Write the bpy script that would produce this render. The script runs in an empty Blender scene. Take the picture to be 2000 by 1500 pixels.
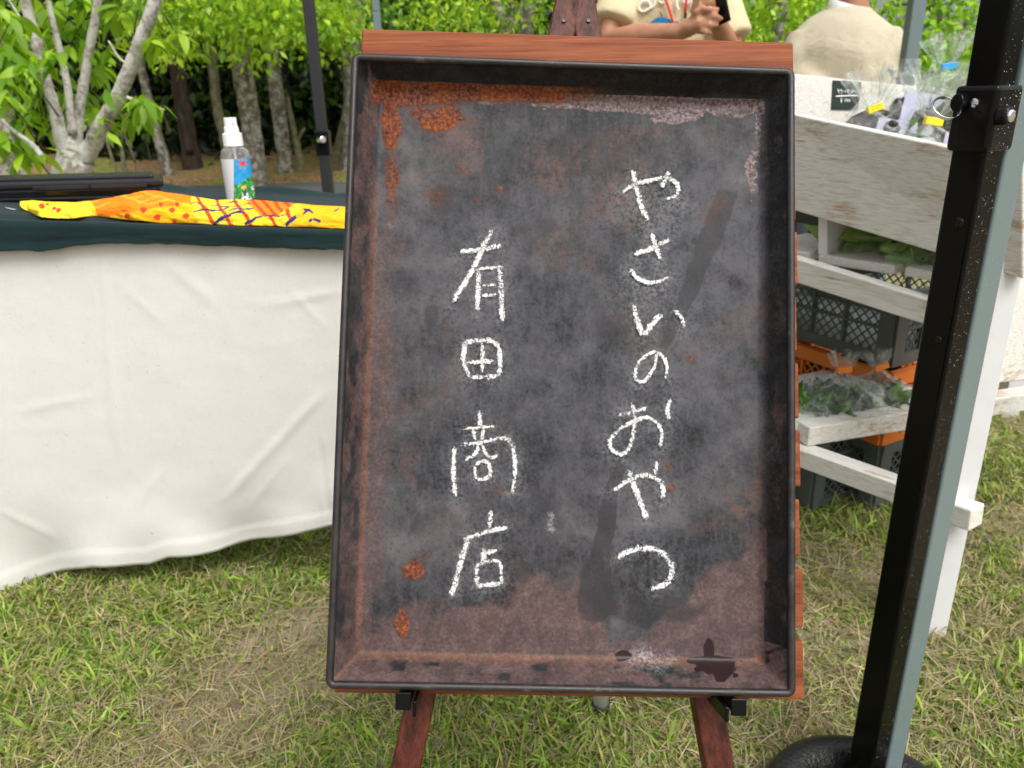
import bpy, bmesh, math, random
import numpy as np
from mathutils import Matrix, Vector

random.seed(7)
rng = np.random.default_rng(11)
scene = bpy.context.scene
COL = scene.collection

# ---------------------------------------------------------------- camera
F = 1502.0                       # focal length in pixels of a 2000 px wide frame
PITCH, ROLL, EYE = math.radians(20.6), math.radians(1.49), 0.93
CF = np.array([0, math.cos(PITCH), -math.sin(PITCH)])
_u = np.array([0, math.sin(PITCH), math.cos(PITCH)])
_r = np.array([1.0, 0, 0])
CR = _r * math.cos(ROLL) - _u * math.sin(ROLL)
CU = _r * math.sin(ROLL) + _u * math.cos(ROLL)
EYEP = np.array([0, 0, EYE])
cam_data = bpy.data.cameras.new("camera")
cam = bpy.data.objects.new("camera", cam_data)
COL.objects.link(cam)
cam.matrix_world = Matrix(((CR[0], CU[0], -CF[0], 0), (CR[1], CU[1], -CF[1], 0), (CR[2], CU[2], -CF[2], EYE), (0, 0, 0, 1)))
cam_data.sensor_width = 36
cam_data.lens = 36 * F / 2000
cam_data.clip_start, cam_data.clip_end = 0.02, 400
cam_data.dof.use_dof = True
cam_data.dof.focus_distance = 0.68
cam_data.dof.aperture_fstop = 11
scene.camera = cam

# ---------------------------------------------------------------- world, sun, exposure (overcast)
world = bpy.data.worlds.new("World")
scene.world = world
world.use_nodes = True
wn = world.node_tree.nodes
wl = world.node_tree.links
wn.clear()
wo = wn.new("ShaderNodeOutputWorld")
bg = wn.new("ShaderNodeBackground")
sky = wn.new("ShaderNodeTexSky")
sky.sky_type = 'NISHITA'
sky.sun_disc = False
SUN_EL, SUN_AZ = math.radians(58), math.radians(150)     # azimuth clockwise from +Y: behind the camera to the right
sky.sun_elevation = SUN_EL
sky.sun_rotation = SUN_AZ
sky.air_density, sky.dust_density, sky.ozone_density = 1.0, 6.0, 1.0
hs = wn.new("ShaderNodeHueSaturation")
hs.inputs["Saturation"].default_value = 0.25          # cloud cover: hardly any blue
wl.new(sky.outputs[0], hs.inputs["Color"])
wl.new(hs.outputs[0], bg.inputs["Color"])
bg.inputs["Strength"].default_value = 0.13
wl.new(bg.outputs[0], wo.inputs["Surface"])
sd = bpy.data.lights.new("sun", 'SUN')
sd.energy, sd.angle, sd.color = 1.25, math.radians(35), (1, 0.97, 0.92)
sun = bpy.data.objects.new("sun", sd)
COL.objects.link(sun)
sdir = Vector((math.sin(SUN_AZ) * math.cos(SUN_EL), math.cos(SUN_AZ) * math.cos(SUN_EL), math.sin(SUN_EL)))
sun.rotation_euler = sdir.to_track_quat('Z', 'Y').to_euler()
scene.view_settings.view_transform = 'Standard'
scene.view_settings.look = 'None'
scene.view_settings.exposure = 0.74
scene.view_settings.gamma = 1
scene.view_settings.use_curve_mapping = False

# ---------------------------------------------------------------- placement helpers
def ray(x, y): return CF + CR * ((x - 1000) / F) + CU * ((750 - y) / F)
def onZ(x, y, z):
    d = ray(x, y); return EYEP + d * ((z - EYE) / d[2])
def onY(x, y, Y):
    d = ray(x, y); return EYEP + d * (Y / d[1])
def onP(x, y, o, n):
    d = ray(x, y); return EYEP + d * (np.dot(np.asarray(o) - EYEP, n) / np.dot(d, n))
def to_px(p):
    q = np.asarray(p, float) - EYEP
    w = q @ CF
    return 1000 + F * (q @ CR) / w, 750 - F * (q @ CU) / w
def unit(v):
    v = np.asarray(v, float); return v / np.linalg.norm(v)

def vnoise(p, seed=0):
    """smooth value noise of (N,2) points, 0..1"""
    p = np.asarray(p, float)
    i = np.floor(p).astype(np.int64); f = p - i
    f = f * f * (3 - 2 * f)
    def h(a, b):
        n = (a * 374761393 + b * 668265263 + seed * 982451653) & 0x7fffffff
        n = ((n ^ (n >> 13)) * 1274126177) & 0x7fffffff
        return ((n ^ (n >> 16)) & 0xffff) / 65535.0
    x, y = i[..., 0], i[..., 1]
    a, b, c, d = h(x, y), h(x + 1, y), h(x, y + 1), h(x + 1, y + 1)
    u, v = f[..., 0], f[..., 1]
    return a + (b - a) * u + (c - a) * v + (a - b - c + d) * u * v
def fbm(p, seed=0, octs=4):
    p = np.asarray(p, float); s = 0; a = .5; t = 0
    for k in range(octs):
        s = s + a * vnoise(p * (2 ** k), seed + k * 17); t += a; a *= .5
    return s / t
def sstep(a, b, x):
    t = np.clip((x - a) / (b - a), 0, 1); return t * t * (3 - 2 * t)

# ---------------------------------------------------------------- object helpers
def tag(o, label=None, cat=None, group=None, kind=None):
    if label: o['label'] = label
    if cat: o['category'] = cat
    if group: o['group'] = group
    if kind: o['kind'] = kind
    return o
def link(o, parent=None):
    COL.objects.link(o)
    if parent is not None:
        o.parent = parent
        o.matrix_parent_inverse = parent.matrix_basis.inverted()
    return o
def empty(name, loc, label, cat, group=None):
    o = bpy.data.objects.new(name, None)
    o.location = Vector([float(c) for c in loc]); o.empty_display_size = .1
    link(o); return tag(o, label, cat, group)
def mesh_np(name, V, Fc, mat=None, parent=None, smooth=False, col=None, attrs=None, mats=None, midx=None):
    me = bpy.data.meshes.new(name)
    V = np.asarray(V, np.float32)
    if isinstance(Fc, np.ndarray):
        n, k = Fc.shape
        me.vertices.add(len(V)); me.vertices.foreach_set("co", V.ravel())
        me.loops.add(n * k); me.loops.foreach_set("vertex_index", Fc.astype(np.int32).ravel())
        me.polygons.add(n)
        me.polygons.foreach_set("loop_start", np.arange(0, n * k, k, dtype=np.int32))
        me.polygons.foreach_set("loop_total", np.full(n, k, np.int32))
        me.update(calc_edges=True)
    else:
        me.from_pydata([tuple(v) for v in V.tolist()], [], Fc); me.update()
    if smooth: me.polygons.foreach_set("use_smooth", np.ones(len(me.polygons), bool))
    if col is not None:
        a = me.color_attributes.new("Col", 'FLOAT_COLOR', 'POINT')
        c = np.ones((len(V), 4), np.float32); c[:, :3] = col
        a.data.foreach_set("color", c.ravel())
    for k, v in (attrs or {}).items():
        a = me.attributes.new(k, 'FLOAT', 'POINT'); a.data.foreach_set("value", np.asarray(v, np.float32))
    for m in (mats or ([mat] if mat else [])): me.materials.append(m)
    if midx is not None: me.polygons.foreach_set("material_index", np.asarray(midx, np.int32))
    o = bpy.data.objects.new(name, me)
    return link(o, parent)
class MB:
    def __init__(s): s.v, s.f = [], []
    def add(s, V, Fs):
        b = len(s.v); s.v += [tuple(float(c) for c in v) for v in V]; s.f += [tuple(i + b for i in f) for f in Fs]; return s
    def obox(s, c, ax, ay, az):
        """box with centre c and half-axis vectors"""
        c, ax, ay, az = (np.asarray(q, float) for q in (c, ax, ay, az))
        V = [c + i * ax + j * ay + k * az for i in (-1, 1) for j in (-1, 1) for k in (-1, 1)]
        s.add(V, [(0, 1, 3, 2), (4, 6, 7, 5), (0, 4, 5, 1), (2, 3, 7, 6), (0, 2, 6, 4), (1, 5, 7, 3)]); return s
    def beam(s, a, b, w, h, up=(0, 0, 1)):
        """bar from a to b: w across, h along 'up'"""
        a, b = np.asarray(a, float), np.asarray(b, float)
        d = b - a; L = np.linalg.norm(d); d = d / L
        side = unit(np.cross(d, up)); u2 = np.cross(side, d)
        return s.obox((a + b) / 2, d * L / 2, side * w / 2, u2 * h / 2)
    def hexa(s, P):
        """8 corners: four of one face then four of the opposite"""
        return s.add(P, [(3, 2, 1, 0), (4, 5, 6, 7), (0, 1, 5, 4), (1, 2, 6, 5), (2, 3, 7, 6), (3, 0, 4, 7)])
    def tube(s, path, rad, n=10, cap=True, sq=1.0):
        path = [np.asarray(p, float) for p in path]
        if not hasattr(rad, '__len__'): rad = [rad] * len(path)
        b = len(s.v); m = len(path); prev = None
        for i, p in enumerate(path):
            t = unit(path[min(i + 1, m - 1)] - path[max(i - 1, 0)])
            if prev is None:
                a = np.cross(t, (0, 0, 1)); a = unit(a) if np.linalg.norm(a) > 1e-3 else np.array([1., 0, 0])
            else: a = unit(prev - t * (prev @ t))
            prev = a; c = np.cross(t, a)
            for k in range(n):
                th = 2 * math.pi * k / n
                s.v.append(tuple(p + rad[i] * (math.cos(th) * a + sq * math.sin(th) * c)))
        for i in range(m - 1):
            for k in range(n):
                k2 = (k + 1) % n
                s.f.append((b + i * n + k, b + i * n + k2, b + (i + 1) * n + k2, b + (i + 1) * n + k))
        if cap:
            s.f.append(tuple(b + k for k in reversed(range(n)))); s.f.append(tuple(b + (m - 1) * n + k for k in range(n)))
        return s
    def loft(s, rings):
        """rings of (centre, rx, ry): horizontal ellipses with caps"""
        n = 24; b = len(s.v)
        for c, rx, ry in rings:
            for k in range(n):
                th = 2 * math.pi * k / n
                s.v.append((c[0] + rx * math.cos(th), c[1] + ry * math.sin(th), c[2]))
        for i in range(len(rings) - 1):
            for k in range(n):
                k2 = (k + 1) % n
                s.f.append((b + i * n + k, b + i * n + k2, b + (i + 1) * n + k2, b + (i + 1) * n + k))
        s.f.append(tuple(b + k for k in reversed(range(n)))); s.f.append(tuple(b + (len(rings) - 1) * n + k for k in range(n)))
        return s
    def lathe(s, o, prof, n=24):
        return s.loft_o(o, prof, n)
    def loft_o(s, o, prof, n):
        b = len(s.v)
        for r, z in prof:
            for k in range(n):
                th = 2 * math.pi * k / n
                s.v.append((o[0] + r * math.cos(th), o[1] + r * math.sin(th), o[2] + z))
        for i in range(len(prof) - 1):
            for k in range(n):
                k2 = (k + 1) % n
                s.f.append((b + i * n + k, b + i * n + k2, b + (i + 1) * n + k2, b + (i + 1) * n + k))
        s.f.append(tuple(b + k for k in reversed(range(n)))); s.f.append(tuple(b + (len(prof) - 1) * n + k for k in range(n)))
        return s
    def build(s, name, mat, parent=None, smooth=False, bevel=0, seg=2, remesh=0, smoothit=0, sub=0):
        o = mesh_np(name, s.v, s.f, mat, parent, smooth)
        if bevel:
            m = o.modifiers.new("bevel", 'BEVEL'); m.width = bevel; m.segments = seg; m.limit_method = 'ANGLE'
        if remesh:
            m = o.modifiers.new("remesh", 'REMESH'); m.mode = 'VOXEL'; m.voxel_size = remesh; m.use_smooth_shade = True
        if smoothit:
            m = o.modifiers.new("smooth", 'SMOOTH'); m.factor = .5; m.iterations = smoothit
        if sub:
            m = o.modifiers.new("sub", 'SUBSURF'); m.levels = m.render_levels = sub
        return o
def grid_faces(nu, nv):
    i, j = np.meshgrid(np.arange(nu - 1), np.arange(nv - 1), indexing='ij')
    a = i * nv + j
    return np.stack([a, a + nv, a + nv + 1, a + 1], -1).reshape(-1, 4)
def catmull(P, n=8):
    P = [np.asarray(p, float) for p in P]
    if len(P) < 3: return [P[0] + (P[1] - P[0]) * t for t in np.linspace(0, 1, n)]
    Q = [2 * P[0] - P[1]] + P + [2 * P[-1] - P[-2]]; out = []
    for i in range(1, len(Q) - 2):
        for t in np.linspace(0, 1, n, endpoint=False):
            a, b, c, d = Q[i - 1], Q[i], Q[i + 1], Q[i + 2]
            out.append(.5 * (2 * b + (c - a) * t + (2 * a - 5 * b + 4 * c - d) * t * t + (3 * b - a - 3 * c + d) * t ** 3))
    out.append(P[-1]); return out

# ---------------------------------------------------------------- materials
class NT:
    def __init__(s, name):
        s.m = bpy.data.materials.new(name); s.m.use_nodes = True
        s.t = s.m.node_tree; s.n = s.t.nodes; s.n.clear()
        s.out = s.n.new("ShaderNodeOutputMaterial")
        s.p = s.n.new("ShaderNodeBsdfPrincipled")
        s.l(s.p.outputs[0], s.out.inputs[0])
        s._tc = None
    def l(s, a, b): s.t.links.new(a, b)
    def tc(s, scale=(1, 1, 1), rot=(0, 0, 0)):
        if s._tc is None: s._tc = s.n.new("ShaderNodeTexCoord")
        mp = s.n.new("ShaderNodeMapping"); s.l(s._tc.outputs["Object"], mp.inputs[0])
        mp.inputs["Scale"].default_value = scale; mp.inputs["Rotation"].default_value = rot
        return mp.outputs[0]
    def noise(s, scale, detail=4, rough=.55, vec=None, dist=0):
        n = s.n.new("ShaderNodeTexNoise"); n.inputs["Scale"].default_value = scale
        n.inputs["Detail"].default_value = detail; n.inputs["Roughness"].default_value = rough; n.inputs["Distortion"].default_value = dist
        s.l(vec if vec is not None else s.tc(), n.inputs["Vector"]); return n.outputs[0]
    def voro(s, scale, vec=None):
        n = s.n.new("ShaderNodeTexVoronoi"); n.inputs["Scale"].default_value = scale
        s.l(vec if vec is not None else s.tc(), n.inputs["Vector"]); return n.outputs[0]
    def wave(s, scale, dist, vec, detail=3):
        n = s.n.new("ShaderNodeTexWave"); n.inputs["Scale"].default_value = scale; n.inputs["Distortion"].default_value = dist
        n.inputs["Detail"].default_value = detail; s.l(vec, n.inputs["Vector"]); return n.outputs["Fac"]
    def ramp(s, fac, stops):
        r = s.n.new("ShaderNodeValToRGB"); e = r.color_ramp.elements
        while len(e) < len(stops): e.new(.5)
        for q, (p, c) in zip(e, stops):
            q.position = p; q.color = (*c, 1) if hasattr(c, '__len__') else (c, c, c, 1)
        s.l(fac, r.inputs[0]); return r.outputs[0]
    def mix(s, fac, a, b, mode='MIX'):
        m = s.n.new("ShaderNodeMix"); m.data_type = 'RGBA'; m.blend_type = mode
        for sock, v in ((m.inputs[0], fac), (m.inputs[6], a), (m.inputs[7], b)):
            if hasattr(v, 'is_output'): s.l(v, sock)
            elif hasattr(v, '__len__'): sock.default_value = (*v, 1)
            else: sock.default_value = v
        return m.outputs[2]
    def math(s, op, a, b=0.0, clamp=False):
        m = s.n.new("ShaderNodeMath"); m.operation = op; m.use_clamp = clamp
        for sock, v in ((m.inputs[0], a), (m.inputs[1], b)):
            if hasattr(v, 'is_output'): s.l(v, sock)
            else: sock.default_value = v
        return m.outputs[0]
    def attr(s, name, fac=False):
        a = s.n.new("ShaderNodeAttribute"); a.attribute_name = name; return a.outputs["Fac" if fac else "Color"]
    def bump(s, h, strength=.3, dist=.01):
        b = s.n.new("ShaderNodeBump"); b.inputs["Strength"].default_value = strength; b.inputs["Distance"].default_value = dist
        s.l(h, b.inputs["Height"]); s.l(b.outputs[0], s.p.inputs["Normal"]); return s
    def set(s, **k):
        names = dict(color="Base Color", rough="Roughness", metal="Metallic", spec="Specular IOR Level", coat="Coat Weight", coatr="Coat Roughness",
                     trans="Transmission Weight", alpha="Alpha", sheen="Sheen Weight", ior="IOR")
        for q, v in k.items():
            sock = s.p.inputs[names[q]]
            if hasattr(v, 'is_output'): s.l(v, sock)
            elif hasattr(v, '__len__'): sock.default_value = (*v, 1)
            else: sock.default_value = v
        return s
    def translucent(s, color, w):
        tr = s.n.new("ShaderNodeBsdfTranslucent"); mx = s.n.new("ShaderNodeMixShader")
        if hasattr(color, 'is_output'): s.l(color, tr.inputs[0])
        else: tr.inputs[0].default_value = (*color, 1)
        mx.inputs[0].default_value = w
        s.l(s.p.outputs[0], mx.inputs[1]); s.l(tr.outputs[0], mx.inputs[2]); s.l(mx.outputs[0], s.out.inputs[0]); return s
def plain(name, color, rough=.5, spec=.5, var=.15, scale=40, metal=0, bump=0.0, coat=0):
    t = NT(name); n = t.noise(scale, 5)
    c = t.mix(n, tuple(c * (1 - var) for c in color), tuple(min(1, c * (1 + var)) for c in color))
    t.set(color=c, rough=t.ramp(t.noise(scale * 2.3, 3), [(0, max(rough - .08, .02)), (1, min(rough + .08, 1))]), spec=spec, metal=metal, coat=coat)
    if bump: t.bump(t.noise(scale * 4, 4), bump, .002)
    return t.m

def make_leaf_mat(name, trans=.5, rough=.42, spec=.4):
    t = NT(name); c = t.attr("Col")
    c2 = t.mix(t.noise(30, 3), c, t.mix(1.0, c, (.75, .8, .6), 'MULTIPLY'))
    t.set(color=c2, rough=rough, spec=spec)
    t.translucent(t.mix(1.0, c2, (1.45, 1.4, .55), 'MULTIPLY'), trans); return t.m
M = {}
M['leaf'] = make_leaf_mat("leaf_surface")
M['grass'] = make_leaf_mat("grass_blade", .3, .5, .3)

def tray_mat():
    t = NT("baked_iron"); o = t.tc()
    red, rust, pink, dark, dust, fold, grey, wet = (t.attr(a, True) for a in ("red", "rust", "pink", "dark", "dust", "fold", "grey", "wet"))
    n1 = t.noise(20, 10, .72); n2 = t.noise(70, 9, .78); n3 = t.noise(330, 5, .7); n4 = t.noise(9, 5, .6, dist=1.2); n5 = t.noise(900, 3, .6)
    vs = t.noise(60, 4, .6, vec=t.tc((3.2, .35, 1)))                           # vertical scour marks
    big = t.noise(13, 5, .6, dist=.25); midn = t.noise(42, 6, .64, dist=.2); crisp = t.noise(120, 8, .78)
    mm = t.math('ADD', t.math('ADD', t.math('MULTIPLY', big, .62), t.math('MULTIPLY', midn, .28)), t.math('MULTIPLY', crisp, .10))
    base = t.ramp(mm, [(.37, (.009, .0095, .0105)), (.44, (.019, .0195, .021)), (.51, (.036, .035, .037)), (.57, (.062, .058, .058)), (.65, (.11, .097, .093))])
    base = t.mix(t.math('MULTIPLY', grey, t.ramp(t.math('ADD', t.math('MULTIPLY', midn, .75), t.math('MULTIPLY', crisp, .25)), [(.38, 0), (.60, .9)])), base, (.078, .079, .088))
    base = t.mix(t.ramp(vs, [(.48, 0), (.7, .4)]), base, (.085, .079, .079))
    base = t.mix(t.ramp(n3, [(.47, 0), (.64, .26)]), base, (.085, .081, .08))
    base = t.mix(t.ramp(n3, [(.34, .45), (.45, 0)]), base, (.009, .009, .009))
    br = t.math('MULTIPLY', t.ramp(n4, [(.54, 0), (.66, .85)]), t.ramp(crisp, [(.42, 0), (.58, .85)]))
    base = t.mix(br, base, (.105, .058, .042))
    wall_shade = t.attr('wall_shade', True)
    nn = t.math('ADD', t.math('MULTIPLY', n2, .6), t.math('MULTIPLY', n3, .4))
    base = t.mix(t.math('MULTIPLY', wall_shade, t.ramp(nn, [(.4, 1), (.62, .55)])), base, (.0075, .007, .0066))  # shade of the inner walls painted into the iron colour
    nf = t.math('ADD', t.math('MULTIPLY', t.noise(38, 8, .72), .75), t.math('MULTIPLY', t.noise(260, 4, .7), .25))
    def m(mask, noise, lo=.35, hi=.62, amp=.9):
        return t.ramp(t.math('ADD', mask, t.math('MULTIPLY', t.math('SUBTRACT', noise, .5), amp)), [(lo, 0), (hi, 1)])
    redc = t.ramp(nn, [(.34, (.036, .026, .024)), (.5, (.088, .055, .048)), (.64, (.155, .098, .086))])
    base = t.mix(t.math('MULTIPLY', m(red, nf, .30, .68, 1.7), .85), base, redc)
    base = t.mix(t.math('MULTIPLY', m(dark, nf, .34, .72, 1.5), .72), base, (.026, .025, .025))
    foldc = t.ramp(nn, [(.34, (.055, .028, .019)), (.5, (.125, .06, .038)), (.66, (.20, .10, .062))])
    base = t.mix(t.math('MULTIPLY', m(fold, nn, .35, .75, .9), .8), base, foldc)
    pinkc = t.ramp(n3, [(.38, (.05, .03, .026)), (.47, (.13, .092, .086)), (.62, (.235, .185, .18)), (.75, (.42, .35, .35))])
    base = t.mix(m(pink, nf, .48, .62, 1.9), base, pinkc)
    rustc = t.ramp(t.math('ADD', t.math('MULTIPLY', n3, .6), t.math('MULTIPLY', n2, .4)),
                   [(.34, (.03, .012, .008)), (.43, (.13, .038, .018)), (.53, (.25, .075, .022)), (.62, (.37, .13, .03)), (.74, (.5, .28, .15))])
    rustc = t.mix(t.ramp(t.noise(22, 5, .6), [(.42, 0), (.6, .8)]), rustc, t.ramp(n3, [(.38, (.04, .02, .015)), (.5, (.15, .052, .032)), (.68, (.30, .17, .14))]))
    base = t.mix(t.math('MULTIPLY', m(rust, nf, .08, .5, 1.0), .65), base, t.ramp(nn, [(.36, (.035, .018, .012)), (.6, (.11, .05, .028))]))
    rustc = t.mix(1.0, rustc, (.80, .72, .70), 'MULTIPLY')
    rm = m(rust, nf, .44, .66, 1.8)
    base = t.mix(rm, base, rustc)
    base = t.mix(t.math('MULTIPLY', dust, t.ramp(n3, [(.42, .0), (.62, 1)])), base, (.42, .42, .42))
    base = t.mix(t.ramp(n5, [(.70, 0), (.76, .55)]), base, (.34, .33, .32))     # salt specks
    base = t.mix(t.ramp(t.noise(240, 2), [(.73, 0), (.77, .8)]), base, (.012, .011, .011))
    wm = m(wet, nn, .45, .55, .7)
    base = t.mix(wm, base, (.022, .012, .011))
    r = t.ramp(n2, [(.3, .42), (.7, .62)])
    r = t.mix(rm, r, (.8, .8, .8)); r = t.mix(wm, r, (.3, .3, .3))
    base = t.mix(1.0, base, (.90, .92, .98), 'MULTIPLY')
    t.set(color=base, rough=r, spec=.16)
    h = t.math('ADD', t.math('MULTIPLY', n3, .35), t.math('MULTIPLY', t.math('MULTIPLY', rm, n5), 1.6))
    h = t.math('ADD', h, t.math('MULTIPLY', n2, .6))
    t.bump(h, .35, .0012); return t.m
M['tray'] = tray_mat()
def rim_mat():
    t = NT("worn_iron_edge"); n = t.noise(60, 6, .7)
    t.set(color=t.ramp(n, [(.35, (.010, .0095, .0095)), (.6, (.024, .02, .019)), (.75, (.10, .08, .072))]), rough=t.ramp(n, [(.3, .32), (.7, .55)]), spec=.4)
    t.bump(t.noise(400, 4), .2, .0006); return t.m
M['rim'] = rim_mat()
def chalk_mat():
    t = NT("chalk"); ac = t.attr("across", True)
    n = t.math('ADD', t.math('MULTIPLY', t.noise(520, 3, .75), .65), t.math('MULTIPLY', t.noise(1400, 2, .6), .35))
    n = t.math('ADD', n, t.math('MULTIPLY', t.math('SUBTRACT', t.noise(70, 3, .6), .5), .28))
    e = t.math('MULTIPLY', t.math('POWER', t.math('ABSOLUTE', ac), 2.2), .30)
    a = t.ramp(t.math('SUBTRACT', n, e), [(.415, 0), (.50, .9)])
    t.set(color=t.ramp(t.noise(120, 3), [(.3, (.60, .62, .61)), (.6, (.70, .70, .675)), (.8, (.74, .72, .65))]), rough=.95, spec=.1, alpha=a)
    return t.m
M['chalk'] = chalk_mat()
def wood(name, c0, c1, c2, sc=(1, 1, 1), rough=.5, coat=.0, axis=0):
    """grain runs along object axis 'axis'"""
    s = [60, 60, 60]; s[axis] = 1.1
    t = NT(name); v = t.tc(tuple(s))
    n = t.noise(1.7, 6, .6, vec=v, dist=.15); fine = t.noise(7, 5, .65, vec=v)
    t.set(color=t.mix(t.ramp(fine, [(.36, .55), (.52, 0)]), t.ramp(n, [(.3, c0), (.5, c1), (.72, c2)]), c0), rough=t.ramp(fine, [(.3, rough + .15), (.7, rough)]), spec=.22, coat=coat, coatr=.3)
    t.bump(fine, .35, .0012); return t.m
M['easel_wood'] = wood("red_varnished_wood", (.095, .020, .007), (.20, .052, .015), (.30, .092, .029), axis=0, rough=.55)
M['leg_wood'] = wood("dark_varnished_wood", (.022, .006, .004), (.075, .017, .009), (.13, .034, .017), axis=2, rough=.42)
def whitewash(name, axis, rz=0.0):
    s = [34, 34, 34]; s[axis] = 1.6
    t = NT(name); m0 = t.tc((1, 1, 1), (0, 0, rz)); mp = t.n.new("ShaderNodeMapping"); t.l(m0, mp.inputs[0]); mp.inputs["Scale"].default_value = s; v = mp.outputs[0]
    n = t.noise(2.6, 6, .65, vec=v, dist=.4); worn = t.noise(6, 5, .6); fine = t.noise(11, 4, .6, vec=v); k = t.noise(9, 4, .6, vec=v)
    wm = t.ramp(t.math('ADD', t.math('MULTIPLY', n, .5), t.math('MULTIPLY', worn, .5)), [(.515, 0), (.585, .85)])
    wh = t.ramp(fine, [(.3, (.46, .435, .38)), (.46, (.60, .585, .535)), (.7, (.68, .67, .63))])
    c = t.mix(t.math('MULTIPLY', wm, t.ramp(k, [(.38, .15), (.6, 1)])), wh, t.ramp(fine, [(.3, (.26, .14, .07)), (.7, (.45, .29, .16))]))
    t.set(color=c, rough=.7, spec=.25); t.bump(fine, .4, .0015); return t.m
M['white_x'] = whitewash("whitewashed_plank_x", 0)
M['white_s'] = whitewash("whitewashed_plank_side", 0, math.radians(53))
M['white_paint'] = plain("smooth_white_paint", (.62, .625, .625), .55, .4, .08, 30, bump=.15)
def cloth(name, col, weave=900, var=.12, slub=0.0, fleck=None):
    t = NT(name)
    a = t.noise(40, 4, .6, vec=t.tc((weave / 40 * .1, weave / 40, weave / 40))); b = t.noise(40, 4, .6, vec=t.tc((weave / 40, weave / 40, weave / 400)))
    n = t.noise(9, 5)
    c = t.mix(n, tuple(q * (1 - var) for q in col), tuple(min(.95, q * (1 + var)) for q in col))
    c = t.mix(t.ramp(t.math('ADD', a, b), [(.7, .5 * min(1, slub + .25)), (1.1, 0)]), c, tuple(q * .6 for q in col))
    if fleck: c = t.mix(t.ramp(t.noise(240, 2, .4), [(.735, 0), (.77, .6)]), c, fleck)
    t.set(color=c, rough=.9, spec=.15, sheen=.1); t.bump(t.math('ADD', a, b), .25, .0012); return t
tcl = cloth("cream_canvas", (.71, .70, .665), 700, .05, .15, (.30, .24, .17)); tcl.translucent((.6, .58, .52), .1); M['canvas'] = tcl.m
M['green_cloth'] = cloth("dark_green_linen", (.0045, .0165, .017), 500, .4, .6).m
def printed(name):
    t = NT(name); c = t.attr("Col")
    w = t.noise(1000, 2); t.set(color=t.mix(t.ramp(w, [(.3, .3), (.6, 0)]), c, t.mix(1.0, c, (.6, .6, .6), 'MULTIPLY')), rough=.85, spec=.15); t.bump(t.noise(90, 5), .5, .004); return t.m
M['print_cloth'] = printed("printed_cotton")
t = NT("printed_label"); t.set(color=t.attr("Col"), rough=.35, spec=.5); M['label'] = t.m
M['black_gloss'] = plain("black_gloss_paint", (.0028, .003, .0028), .2, .13, .2, 20)
M['black_plastic'] = plain("black_plastic", (.005, .005, .0055), .2, .2, .2, 60)
M['grey_pole'] = plain("grey_green_paint", (.135, .185, .185), .32, .5, .06, 20)
M['matte_black'] = plain("matte_black_steel", (.016, .016, .018), .45, .5, .2, 30)
M['chrome'] = plain("bright_steel", (.75, .75, .76), .12, .5, .03, 30, metal=1)
M['iron_wet'] = plain("wet_black_iron", (.010, .010, .010), .3, .45, .3, 45, bump=1.0)
M['lid'] = plain("black_box_plastic", (.014, .014, .017), .3, .5, .2, 50, bump=.1)
M['white_plastic'] = plain("white_plastic", (.82, .82, .83), .3, .5, .03, 30)
def glassy(name, tint, rough, a0):
    """thin clear plastic film: mostly see-through, glossy, whitish where it creases"""
    t = NT(name); n = t.noise(45, 5, .6, dist=1.5)
    tr = t.n.new("ShaderNodeBsdfTransparent"); tr.inputs[0].default_value = (*tint, 1)
    lw = t.n.new("ShaderNodeLayerWeight"); lw.inputs[0].default_value = .35
    t.set(color=(.85, .87, .86), rough=rough, spec=.7)
    f = t.math('ADD', t.math('MULTIPLY', lw.outputs["Facing"], .2), t.ramp(n, [(.52, a0), (.72, a0 + .26)]), clamp=True)
    mx = t.n.new("ShaderNodeMixShader"); t.l(f, mx.inputs[0]); t.l(tr.outputs[0], mx.inputs[1]); t.l(t.p.outputs[0], mx.inputs[2]); t.l(mx.outputs[0], t.out.inputs[0])
    t.bump(n, .8, .008); return t.m
M['film'] = glassy("clear_plastic_film", (.98, .99, .98), .10, .05)
M['clear'] = glassy("clear_bottle_plastic", (.97, .99, .97), .05, .10)
M['drop'] = NT("water").set(color=(1, 1, 1), rough=.0, trans=1.0, ior=1.33).m
def bark(name, c0, c1, lichen, amt):
    t = NT(name); v = t.tc((1, 1, .25)); n = t.noise(18, 6, .65, vec=v); l = t.noise(14, 5, .6); b = t.noise(60, 4)
    c = t.ramp(n, [(.3, c0), (.7, c1)])
    c = t.mix(t.ramp(t.math('ADD', t.math('MULTIPLY', l, .6), t.math('MULTIPLY', b, .4)), [(.62 - amt * .25, 0), (.70 - amt * .2, .85)]), c, lichen)
    t.set(color=c, rough=.9, spec=.2); t.bump(n, .9, .02); return t.m
M['bark_pale'] = bark("lichen_bark", (.06, .047, .036), (.16, .135, .10), (.36, .355, .30), .62)
M['bark_near'] = bark("pale_stem_bark", (.16, .135, .11), (.34, .30, .26), (.58, .57, .53), .85)
M['bark_moss'] = bark("mossy_bark", (.07, .06, .04), (.20, .17, .12), (.22, .24, .11), .6)
M['bark_dark'] = bark("dark_bark", (.022, .016, .012), (.065, .045, .032), (.11, .10, .075), .15)

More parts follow.
